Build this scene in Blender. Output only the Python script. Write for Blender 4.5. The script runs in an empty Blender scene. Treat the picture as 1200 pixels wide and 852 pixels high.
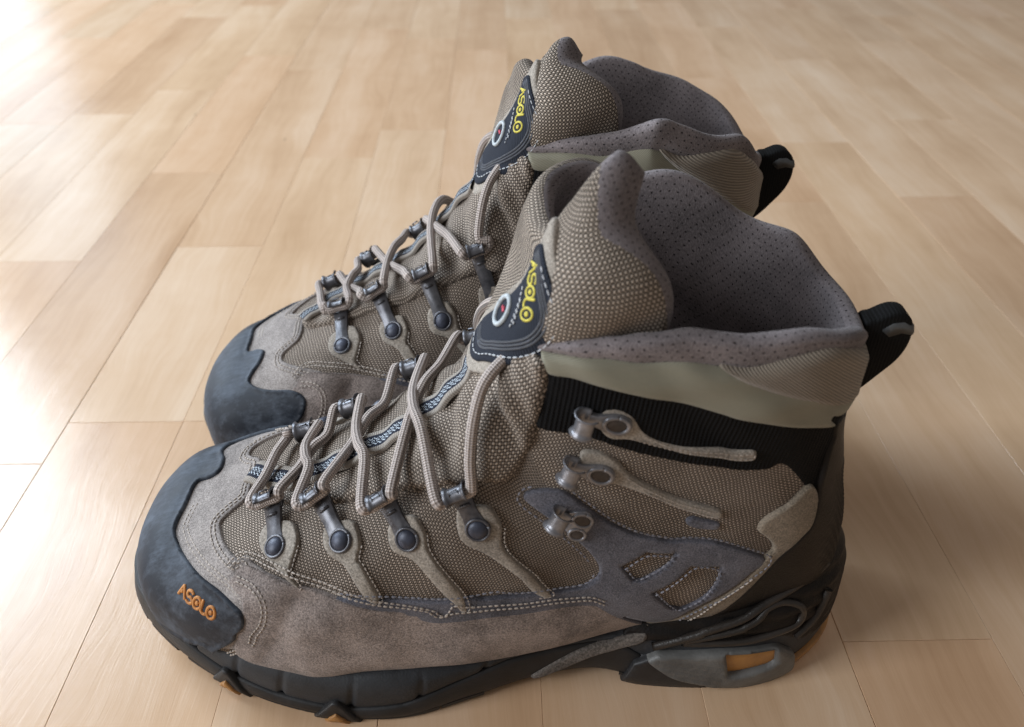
import bpy, bmesh, math, random
import numpy as np
from mathutils import Vector, Matrix
from mathutils.geometry import delaunay_2d_cdt
random.seed(3); np.random.seed(3)
C = bpy.context.scene.collection
SC = bpy.context.scene
R = math.radians
# ------------------------------------------------------------------ camera
cam_d = bpy.data.cameras.new('camera'); cam = bpy.data.objects.new('camera', cam_d); C.objects.link(cam)
cam.location = (0, 0, .32); cam.rotation_euler = (R(90) - math.atan(726/950), 0, 0)
cam_d.sensor_width = 36; cam_d.lens = 28.5; cam_d.clip_start = .01; cam_d.clip_end = 60
cam_d.dof.use_dof = True; cam_d.dof.focus_distance = .335; cam_d.dof.aperture_fstop = 10
SC.camera = cam
# ------------------------------------------------------------------ world and lamps
world = bpy.data.worlds.new('World'); SC.world = world; world.use_nodes = True
bg = world.node_tree.nodes['Background']; bg.inputs[0].default_value = (1, .91, .84, 1); bg.inputs[1].default_value = .22
def area(name, loc, target, sx, sy, power, col):
    d = bpy.data.lights.new(name, 'AREA'); d.shape = 'RECTANGLE'; d.size = sx; d.size_y = sy; d.energy = power; d.color = col
    o = bpy.data.objects.new(name, d); C.objects.link(o); o.location = loc
    o.rotation_euler = (Vector(target) - Vector(loc)).to_track_quat('-Z', 'Y').to_euler(); return o
area('window_light', (-1.85, 1.45, 1.2), (0, .3, .05), 1.2, 1.5, 78, (.76, .88, 1))
area('far_window_light', (-2.9, 4.7, 1.6), (-.3, .6, 0), .6, 2.2, 10, (.52, .76, 1))
area('side_fill_light', (-2.3, -.55, 1.15), (0, .25, .05), 1.0, 1.3, 54, (.90, .95, 1))  # soft fill lamp, added to brighten the boot sides facing the camera
SC.view_settings.view_transform = 'Standard'; SC.view_settings.look = 'None'; SC.view_settings.exposure = 0; SC.view_settings.gamma = 1
SC.cycles.max_bounces = 6
# ------------------------------------------------------------------ node helpers
class NB:
    def __init__(s, name):
        s.m = bpy.data.materials.new(name); s.m.use_nodes = True; s.t = s.m.node_tree; s.b = s.t.nodes['Principled BSDF']
        s.uv = s.n('ShaderNodeUVMap').outputs[0]; tc = s.n('ShaderNodeTexCoord'); s.ob = tc.outputs['Object']
    def n(s, ty, **k):
        x = s.t.nodes.new(ty)
        for a, v in k.items(): setattr(x, a, v)
        return x
    def set(s, sock, v):
        if isinstance(v, bpy.types.NodeSocket): s.t.links.new(v, sock)
        elif v is not None:
            if isinstance(v, (tuple, list)) and len(v) == 3 and sock.type == 'RGBA': v = (*v, 1)
            sock.default_value = v
    def math(s, op, a, b=None, c=None, clamp=False):
        x = s.n('ShaderNodeMath', operation=op, use_clamp=clamp); s.set(x.inputs[0], a); s.set(x.inputs[1], b)
        if c is not None: s.set(x.inputs[2], c)
        return x.outputs[0]
    def noise(s, vec, scale, detail=4, rough=.6, out=0):
        x = s.n('ShaderNodeTexNoise'); s.set(x.inputs['Vector'], vec); x.inputs['Scale'].default_value = scale
        x.inputs['Detail'].default_value = detail; x.inputs['Roughness'].default_value = rough; return x.outputs[out]
    def ramp(s, f, stops):
        x = s.n('ShaderNodeValToRGB'); s.set(x.inputs[0], f); e = x.color_ramp.elements
        while len(e) < len(stops): e.new(.5)
        for i, (p, c) in enumerate(stops):
            e[i].position = p; e[i].color = (*c, 1) if isinstance(c, tuple) else (c, c, c, 1)
        return x.outputs[0]
    def mix(s, f, a, b, mode='MIX'):
        x = s.n('ShaderNodeMix', data_type='RGBA', blend_type=mode); s.set(x.inputs[0], f); s.set(x.inputs[6], a); s.set(x.inputs[7], b); return x.outputs[2]
    def map(s, vec, scale=(1,1,1), rot=0, loc=(0,0,0)):
        x = s.n('ShaderNodeMapping'); s.set(x.inputs[0], vec); x.inputs['Scale'].default_value = scale
        x.inputs['Rotation'].default_value = (0, 0, rot); x.inputs['Location'].default_value = loc; return x.outputs[0]
    def sep(s, vec):
        x = s.n('ShaderNodeSeparateXYZ'); s.set(x.inputs[0], vec); return x.outputs
    def bump(s, h, dist, strength=1, prev=None):
        x = s.n('ShaderNodeBump'); s.set(x.inputs['Height'], h); x.inputs['Distance'].default_value = dist; x.inputs['Strength'].default_value = strength
        if prev: s.set(x.inputs['Normal'], prev)
        return x.outputs[0]
    def out(s, col, rough=.8, normal=None, metal=0, spec=.5, sheen=0):
        s.set(s.b.inputs['Base Color'], col); s.set(s.b.inputs['Roughness'], rough); s.set(s.b.inputs['Metallic'], metal)
        s.set(s.b.inputs['Specular IOR Level'], spec)
        if normal: s.set(s.b.inputs['Normal'], normal)
        if sheen: s.set(s.b.inputs['Sheen Weight'], sheen); s.set(s.b.inputs['Sheen Roughness'], .5)
        return s.m
def weave(name, cu, cv, rot, c_hi, c_lo, dist=.0005, dirt=.35):
    b = NB(name); wob = b.noise(b.uv, 60, 2, out=1)
    v = b.mix(.0030, b.uv, wob, 'ADD'); p = b.sep(b.map(v, (1/cu, 1/cv, 1), rot))
    U, V = p[0], p[1]; fu = b.math('FRACT', U); fv = b.math('FRACT', V)
    ck = b.math('MODULO', b.math('ABSOLUTE', b.math('ADD', b.math('FLOOR', U), b.math('FLOOR', V))), 2)
    ck = b.math('GREATER_THAN', ck, .5)
    su = b.math('SINE', b.math('MULTIPLY', fu, math.pi)); sv = b.math('SINE', b.math('MULTIPLY', fv, math.pi))
    su5 = b.math('POWER', su, .6); sv5 = b.math('POWER', sv, .6)
    hA = b.math('MULTIPLY', sv5, b.math('MULTIPLY_ADD', su5, .75, .25)); hB = b.math('MULTIPLY', su5, b.math('MULTIPLY_ADD', sv5, .75, .25))
    hB = b.math('MULTIPLY', hB, .55)
    h = b.math('ADD', b.math('MULTIPLY', hA, ck), b.math('MULTIPLY', hB, b.math('SUBTRACT', 1, ck)))
    fib = b.noise(b.uv, 5000, 2); big = b.noise(b.ob, 45, 4); big2 = b.noise(b.ob, 14, 3)
    f = b.math('ADD', h, b.math('MULTIPLY_ADD', fib, .3, -.15))
    col = b.ramp(f, [(.14, tuple(c*.09 for c in c_lo)), (.44, tuple(c*.85 for c in c_lo)), (.84, c_hi)])
    d = b.ramp(b.math('MULTIPLY', b.math('ADD', big, big2), .5), [(.38, (1-dirt, 1-dirt*1.05, 1-dirt*1.1)), (.62, (1.0, 1.0, 1.0))])
    col = b.mix(1.0, col, d, 'MULTIPLY')
    return b.out(col, .82, b.bump(h, dist, 1), spec=.25, sheen=.05)
def suede(name, c1, c2, grain=1500, bump=.00035, sheen=.15):
    b = NB(name); a = b.noise(b.ob, 38, 5); a2 = b.noise(b.ob, 160, 4); g = b.noise(b.ob, grain, 3, .7)
    f = b.math('ADD', b.math('MULTIPLY', a, .55), b.math('ADD', b.math('MULTIPLY', a2, .3), b.math('MULTIPLY', g, .25)))
    col = b.ramp(f, [(.40, c2), (.62, c1)])
    col = b.mix(1.0, col, b.ramp(g, [(.32, .50), (.68, 1.35)]), 'MULTIPLY')
    n = b.bump(a2, .0004, .6); n = b.bump(g, bump, 1, n)
    return b.out(col, .92, n, spec=.2, sheen=sheen)
def perforated(name, c1, c2, sp=.0026, hole=.08):
    b = NB(name); p = b.sep(b.map(b.uv, (1/sp, 1/sp, 1)))
    V = p[1]; fl = b.math('FLOOR', V); U = b.math('MULTIPLY_ADD', b.math('MODULO', b.math('ABSOLUTE', fl), 2), .5, p[0])
    du = b.math('SUBTRACT', b.math('FRACT', U), .5); dv = b.math('SUBTRACT', b.math('FRACT', V), .5)
    r = b.math('SQRT', b.math('ADD', b.math('POWER', du, 2), b.math('POWER', dv, 2)))
    wob = b.noise(b.uv, 700, 2)
    k = b.ramp(b.math('MULTIPLY_ADD', wob, .12, r), [(hole+.02, 0.), (hole+.11, 1.)])
    g = b.noise(b.map(b.uv, (1, .35, 1)), 2600, 3, .7); a = b.noise(b.ob, 40, 4)
    col = b.ramp(b.math('ADD', b.math('MULTIPLY', g, .6), b.math('MULTIPLY', a, .4)), [(.36, c2), (.64, c1)])
    col = b.mix(k, tuple(c*.20 for c in c2), col)
    n = b.bump(k, .0010, 1); n = b.bump(g, .0003, 1, n)
    return b.out(col, .95, n, spec=.15, sheen=.15)
def plain(name, c1, c2, rough=.5, scale=90, bump=.0001, metal=0, grain=1200, spec=.5, sheen=0):
    b = NB(name); a = b.noise(b.ob, scale, 5, .65); g = b.noise(b.ob, grain, 3)
    col = b.ramp(a, [(.35, c2), (.65, c1)]); n = b.bump(g, bump, 1)
    r = b.math('MULTIPLY_ADD', a, .25, rough-.12)
    return b.out(col, r, n, metal=metal, spec=spec, sheen=sheen)
def ribs(name, c1, c2, sp, rot, dist, along=None, sheen=.25):
    b = NB(name); p = b.sep(b.map(b.uv, (1/sp, 1/(along or sp), 1), rot)); s1 = b.math('SINE', b.math('MULTIPLY', p[0], 6.283))
    h = b.math('MULTIPLY_ADD', s1, .5, .5)
    if along: h = b.math('MULTIPLY', h, b.math('MULTIPLY_ADD', b.math('SINE', b.math('MULTIPLY', p[1], 6.283)), .3, .7))
    g = b.noise(b.ob, 900, 3); a = b.noise(b.ob, 30, 3)
    col = b.ramp(b.math('ADD', b.math('MULTIPLY', h, .6), b.math('ADD', b.math('MULTIPLY', g, .25), b.math('MULTIPLY', a, .15))), [(.2, c2), (.8, c1)])
    return b.out(col, .85, b.bump(h, dist, 1), spec=.2, sheen=0 if c1[0] < .1 else sheen)
M = {}
M['weave'] = weave('weave_fabric', .00090, .00090, R(28), (.63, .525, .44), (.22, .175, .14))
M['weave_top'] = weave('weave_fabric_tongue', .00094, .00092, R(38), (.66, .56, .475), (.23, .185, .15))
M['weave_big'] = weave('weave_fabric_flap', .0011, .00108, R(35), (.68, .575, .48), (.245, .20, .16), .0006)
M['suede'] = suede('grey_brown_suede', (.34, .285, .262), (.135, .11, .10))
M['suede_light'] = suede('light_suede', (.36, .32, .30), (.18, .158, .15))
M['nubuck'] = suede('blue_grey_nubuck', (.15, .15, .18), (.060, .060, .074), 1800, .0003, .15)
M['strap'] = suede('tan_suede', (.27, .225, .175), (.17, .14, .105))
M['tab'] = suede('tan_tab_leather', (.36, .32, .275), (.22, .19, .16), 1500, .00012, .25)
M['lining'] = perforated('perforated_mauve_lining', (.30, .265, .275), (.095, .083, .086))
M['softshell'] = ribs('green_tan_softshell', (.27, .26, .20), (.19, .18, .135), .0006, R(60), .0001)
M['ribbed'] = ribs('ribbed_tan_fabric', (.30, .255, .205), (.15, .125, .10), .0011, R(70), .0003)
M['elastic'] = ribs('black_elastic_knit', (.006, .006, .007), (.0015, .0015, .002), .0015, R(5), .0005, .0010)
M['softshell'].name = 'green_tan_softshell'
M['black'] = plain('black_rubber', (.018, .018, .02), (.008, .008, .009), .5)
M['counter'] = plain('black_heel_rubber', (.014, .011, .010), (.005, .0045, .0045), .45, 60, .0003, spec=.22)
M['mid'] = plain('dark_grey_midsole', (.032, .036, .043), (.014, .016, .019), .6, 40, .0002)
M['tpu'] = plain('grey_heel_frame_plastic', (.16, .16, .155), (.085, .085, .083), .45, 50, .0002)
M['orange'] = plain('amber_rubber', (.46, .22, .06), (.28, .13, .04), .35, 60)
M['shank'] = suede('grey_shank_plastic', (.17, .15, .135), (.09, .08, .07), 900, .0003, .1)
M['metal'] = plain('gunmetal_hardware', (.15, .15, .165), (.07, .07, .08), .36, 200, .00004, .55)
M['metal_light'] = plain('worn_grey_hook_metal', (.33, .33, .36), (.17, .17, .185), .38, 150, .00005, .6)
M['rivet'] = plain('dark_blue_rivet_enamel', (.06, .068, .10), (.03, .034, .05), .45, 200, .00003, .3)
M['recess'] = plain('dull_rivet_recess', (.075, .06, .055), (.04, .033, .03), .6, 300)
M['thread'] = plain('pale_stitch_thread', (.52, .46, .41), (.36, .31, .27), .8, 400)
M['thread_dark'] = plain('slate_stitch_thread', (.26, .26, .30), (.15, .15, .18), .8, 400)
M['thread_white'] = plain('white_stitch_thread', (.62, .64, .68), (.45, .47, .5), .8, 400)
M['pulltab'] = ribs('black_pull_tab_webbing', (.008, .008, .009), (.003, .003, .003), .0012, 0, .0001)
M['reflect'] = plain('grey_reflective_stripe', (.10, .11, .12), (.07, .075, .08), .6, 400)
M['patch'] = ribs('navy_woven_patch', (.030, .036, .052), (.010, .012, .018), .0007, R(20), .0001)
M['patch_trim'] = ribs('slate_embroidery', (.20, .22, .27), (.05, .055, .08), .0010, R(60), .0003)
M['yellow'] = plain('yellow_embroidery', (.68, .60, .09), (.44, .37, .05), .7, 900, .0002)
M['ring'] = plain('pale_grey_embroidery', (.52, .57, .60), (.36, .40, .43), .7, 900, .0002)
M['red'] = plain('pink_red_embroidery', (.62, .08, .12), (.45, .05, .08), .7, 900)
M['logo'] = plain('orange_rubber_lettering', (.60, .26, .07), (.42, .16, .035), .6, 500, .0002)
def cap_mat():
    b = NB('scuffed_blue_black_rubber'); a = b.noise(b.ob, 55, 7, .68); s = b.noise(b.map(b.ob, (1, 3, 1)), 130, 6, .75); g = b.noise(b.ob, 900, 3); l = b.noise(b.ob, 22, 3)
    d = b.ramp(b.math('MULTIPLY', a, b.math('ADD', s, b.math('MULTIPLY', l, .6))), [(.34, 0.), (.56, 1.)])
    z = b.sep(b.n('ShaderNodeNewGeometry').outputs['Position'])
    col = b.mix(d, (.016, .021, .031), (.095, .112, .14))
    rough = b.math('MULTIPLY_ADD', d, .2, .58)
    n = b.bump(g, .00008, 1); n = b.bump(a, .0003, .5, n)
    return b.out(col, rough, n, spec=.28)
M['cap'] = cap_mat()
def lace_mat():
    b = NB('braided_lace'); p = b.sep(b.uv)
    a = b.math('SINE', b.math('MULTIPLY', b.math('ADD', b.math('MULTIPLY', p[0], 3400), b.math('MULTIPLY', p[1], 31.4)), 1))
    c = b.math('SINE', b.math('MULTIPLY', b.math('SUBTRACT', b.math('MULTIPLY', p[0], 3400), b.math('MULTIPLY', p[1], 31.4)), 1))
    h = b.math('MULTIPLY', a, c); g = b.noise(b.ob, 1500, 3); big = b.noise(b.ob, 60, 3)
    f = b.math('ADD', b.math('MULTIPLY_ADD', h, .34, .3), b.math('ADD', b.math('MULTIPLY', g, .3), b.math('MULTIPLY', big, .2)))
    col = b.ramp(f, [(.25, (.22, .185, .17)), (.75, (.60, .52, .48))])
    return b.out(col, .85, b.bump(f, .0008, 1), spec=.25, sheen=.1)
M['lace'] = lace_mat()
def web_mat():
    b = NB('striped_webbing'); p = b.sep(b.uv)   # u metres along, v -1..1 across
    av = b.math('ABSOLUTE', p[1]); navy = b.math('LESS_THAN', av, .58)
    cell = b.math('MULTIPLY', p[0], 1/.0022)
    wig = b.math('MULTIPLY', b.math('SINE', b.math('MULTIPLY', cell, 6.283)), .07)
    white = None
    for c in (-.24, 0, .24):
        k = b.math('LESS_THAN', b.math('ABSOLUTE', b.math('SUBTRACT', b.math('ADD', p[1], wig), c)), .055)
        white = k if white is None else b.math('MAXIMUM', white, k)
    white = b.math('MULTIPLY', white, b.math('GREATER_THAN', b.math('FRACT', b.math('ADD', cell, b.math('MULTIPLY', p[1], 1.5))), .22))
    g = b.noise(b.ob, 2000, 2); edge = b.mix(g, (.24, .21, .185), (.42, .38, .335))
    col = b.mix(navy, edge, b.mix(white, (.014, .017, .032), (.50, .56, .62)))
    h = b.math('SINE', b.math('MULTIPLY', p[0], 6.283/.0009))
    return b.out(col, .8, b.bump(b.math('ADD', h, white), .00012, 1), spec=.25)
M['web'] = web_mat()

M['rib'] = plain('brown_black_moulded_rubber', (.038, .031, .027), (.017, .014, .012), .36, 60, .0002)

# ------------------------------------------------------------------ boot shape functions
# ---- body
KEYS=[ # Bx,Bz, Tx,Tz, w, k   (mm)
(-162,27,-162,37, 0,0),
(-160,20,-160,46, 18,.0),
(-156,16,-155,52, 30,.0),
(-148,14,-146,58, 39.5,.0),
(-134,12,-130,63, 46.5,.03),
(-113,12,-107,74, 51.5,.07),
(-86,12,-80,86, 53,.13),
(-57,14,-55,100, 51.5,.15),
(-25,13,-33,116, 49,.14),
(15,14,-16,135, 46,.12),
(60,19,-5,152, 42,.10),
(104,20,1,163, 40,.08),
(132,36,7,174, 38,.05),
(133,68,11,184, 37,.0),
(126,100,14,192, 36.5,.0),
(120,128,16,200, 36.5,.0),
(119,150,17,208, 37.5,.0),
(120,170,18,217, 38.5,.0),
(122,193,19,228, 39,.0),
]
K=np.array(KEYS,float); K[:,:5]*=.001
def hermite(tk,V,t):
    n=len(V); t=np.clip(np.asarray(t,float),0,n-1); i=np.minimum(t.astype(int),n-2); f=(t-i)[...,None]
    m=np.zeros_like(V); m[1:-1]=(V[2:]-V[:-2])/2; m[0]=V[1]-V[0]; m[-1]=V[-1]-V[-2]
    h00=2*f**3-3*f**2+1;h10=f**3-2*f**2+f;h01=-2*f**3+3*f**2;h11=f**3-f**2
    return h00*V[i]+h10*m[i]+h01*V[i+1]+h11*m[i+1]
NT=len(K)-1
def yc(x): # centre line local (near boot frame, y=0 at heel axis)
    return np.interp(x,[-.18,-.14,-.08,-.02,.04,.15],[.016,.011,.001,-.001,0,0])
def body(t,ph):
    t=np.asarray(t,float); ph=np.asarray(ph,float); t,ph=np.broadcast_arrays(t,ph)
    A=hermite(None,K,t)
    w=A[...,4].copy(); 
    s=np.cos(ph); c=np.sin(ph)
    e=np.interp(t,[0,4,9,13],[.75,.75,.8,.9]); e=np.where(s<0,np.minimum(e,np.interp(t,[8,12],[.55,.9])),e); ss=np.sign(s)*np.abs(s)**e; cc=np.sign(c)*np.abs(c)**np.minimum(e+.03,.9)
    nn=np.interp(t,[9,11.5],[2.2,4.2]); mm=(np.abs(ss)**nn+np.abs(cc)**nn)**(-1/nn); bx=np.where(s>0,np.interp(t,[9,11.5],[0,1]),0); mm=1+(mm-1)*bx; ss=ss*mm; cc=cc*mm
    B=A[...,0:2];T=A[...,2:4]; C=(B+T)/2; D=(T-B)/2
    X=C[...,0]+D[...,0]*ss; Z=C[...,1]+D[...,1]*ss
    Y=w*cc*(1-A[...,5]*s)
    return np.stack([X,Y+yc(X),Z],-1)
def frame(fn,a,b,h=0.0,ea=1e-3,eb=1e-3):
    P=fn(a,b); da=(fn(a+ea,b)-fn(a-ea,b))/(2*ea); db=(fn(a,b+eb)-fn(a,b-eb))/(2*eb)
    n=np.cross(da,db); n/= (np.linalg.norm(n,axis=-1,keepdims=True)+1e-12)
    return P,da,db,n
def body_o(t,ph,h=0.0):
    t=np.clip(np.asarray(t,float),.03,NT-.01)
    P,da,db,n=frame(body,t,ph)
    return P+n*np.asarray(h)[...,None]*SGN_BODY
# ---- sole : s perimeter index, v 0..1
SOLE=np.array([ # x,y,z0,z2 (mm), toe tip -> lateral -> heel -> medial
(-170,9,19,36),(-168,-5,18,35),(-161,-18,13,32),(-143,-32,7,29),(-122,-43,3,27),(-98,-52,1,25.5),(-70,-57.5,0,25),(-44,-57.5,0,25),
(-18,-50,1,23.5),(9,-42,3,23),(34,-39,5,26),(56,-41,1,33),(77,-42,0,38),(98,-41,0,42),(118,-35,0,46),(133,-25,1,50),(142,-12,3,53),(144,3,3,53),
(140,16,2,51),(128,30,1,48),(108,37,0,43),(80,38,0,38),(52,34,3,30),(20,29,7,24),(-12,33,5,22),(-42,44,1,23),(-72,52,0,25),(-100,55,1,25.5),
(-124,53,3,27),(-144,48,7,29),(-159,36,13,32),(-168,22,18,35)],float)
SOLE*=.001
NS=len(SOLE)
def cring(V,s):
    s=np.asarray(s,float)%len(V); i=s.astype(int); f=(s-i)[...,None]; n=len(V)
    p0,p1,p2,p3=V[(i-1)%n],V[i%n],V[(i+1)%n],V[(i+2)%n]
    return .5*((2*p1)+(p2-p0)*f+(2*p0-5*p1+4*p2-p3)*f*f+(3*p1-p0-3*p2+p3)*f**3)
def sole(s,v):
    s,v=np.broadcast_arrays(np.asarray(s,float),np.asarray(v,float))
    A=cring(SOLE,s); d=cring(SOLE,s+.02)-cring(SOLE,s-.02)
    n=np.stack([d[...,1],-d[...,0]],-1)*-1; n/=np.linalg.norm(n,axis=-1,keepdims=True)
    # outward: lateral side direction +x => outward is -y
    n=np.stack([d[...,1],-d[...,0]],-1); n/=np.linalg.norm(n,axis=-1,keepdims=True)
    inset=np.interp(v,[-.2,0,.12,.3,.7,.9,1,1.3],[.004,.0012,0,.0002,.0012,.0022,.0045,.012])
    xy=A[...,:2]-n*inset[...,None]
    z=A[...,2]+(A[...,3]-A[...,2])*v
    return np.concatenate([xy,z[...,None]],-1)
# ---- tongue top sheet : u columns (lateral edge -> medial edge), v rows bottom -> top
TG=np.array([
[( 44,-18,150),( 49,-23,172),( 48,-24,189),( 37,-11,203),( 36, -4,217)],
[( 32,-20,145),( 37,-25,172),( 36,-27,190),( 27,-16,204),( 29, -7,218)],
[( -4,-17,138),(  5,-20,157),( 14,-22,177),( 17,-15,195),( 21, -7,210)],
[(-16, -8,137),( -6, -9,157),(  3,-8,177),( 10, -5,190),( 15, -3,197)],
[(-17,  6,137),( -8,  8,157),(  1,10,177),(  7, 10,190),( 11, 11,198)],
[(-13, 24,136),( -6, 26,155),(  2,28,175),( 8, 27,192),( 13, 25,203)],
[(  3, 32,138),( 10, 35,157),( 17,38,177),( 21, 38,193),( 26, 36,203)],
[( 20, 32,140),( 27, 35,158),( 33,37,177),( 37, 37,190),( 41, 36,197)],
],float)*.001
TG[3:7,0:3,0]+=.004; TG[3:7,3,0]+=.002; TG[2,0:2,0]+=.001; TG[0,4]=(.0390,-.003,.217); TG[1,4]=(.031,-.0065,.2245)
def tongue(u,v):
    u,v=np.broadcast_arrays(np.asarray(u,float),np.asarray(v,float))
    nu,nv=TG.shape[:2]
    cols=np.stack([hermite(None,TG[:,j].reshape(nu,3),u) for j in range(nv)],-2) # (...,nv,3)
    v=np.clip(v,0,nv-1); i=np.minimum(v.astype(int),nv-2); f=(v-i)[...,None]
    def g(k): return np.take_along_axis(cols,np.clip(i+k,0,nv-1)[...,None,None].repeat(3,-1),-2)[...,0,:]
    p0,p1,p2,p3=g(-1),g(0),g(1),g(2)
    return .5*((2*p1)+(p2-p0)*f+(2*p0-5*p1+4*p2-p3)*f*f+(3*p1-p0-3*p2+p3)*f**3)
SGN_BODY=1.0

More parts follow.
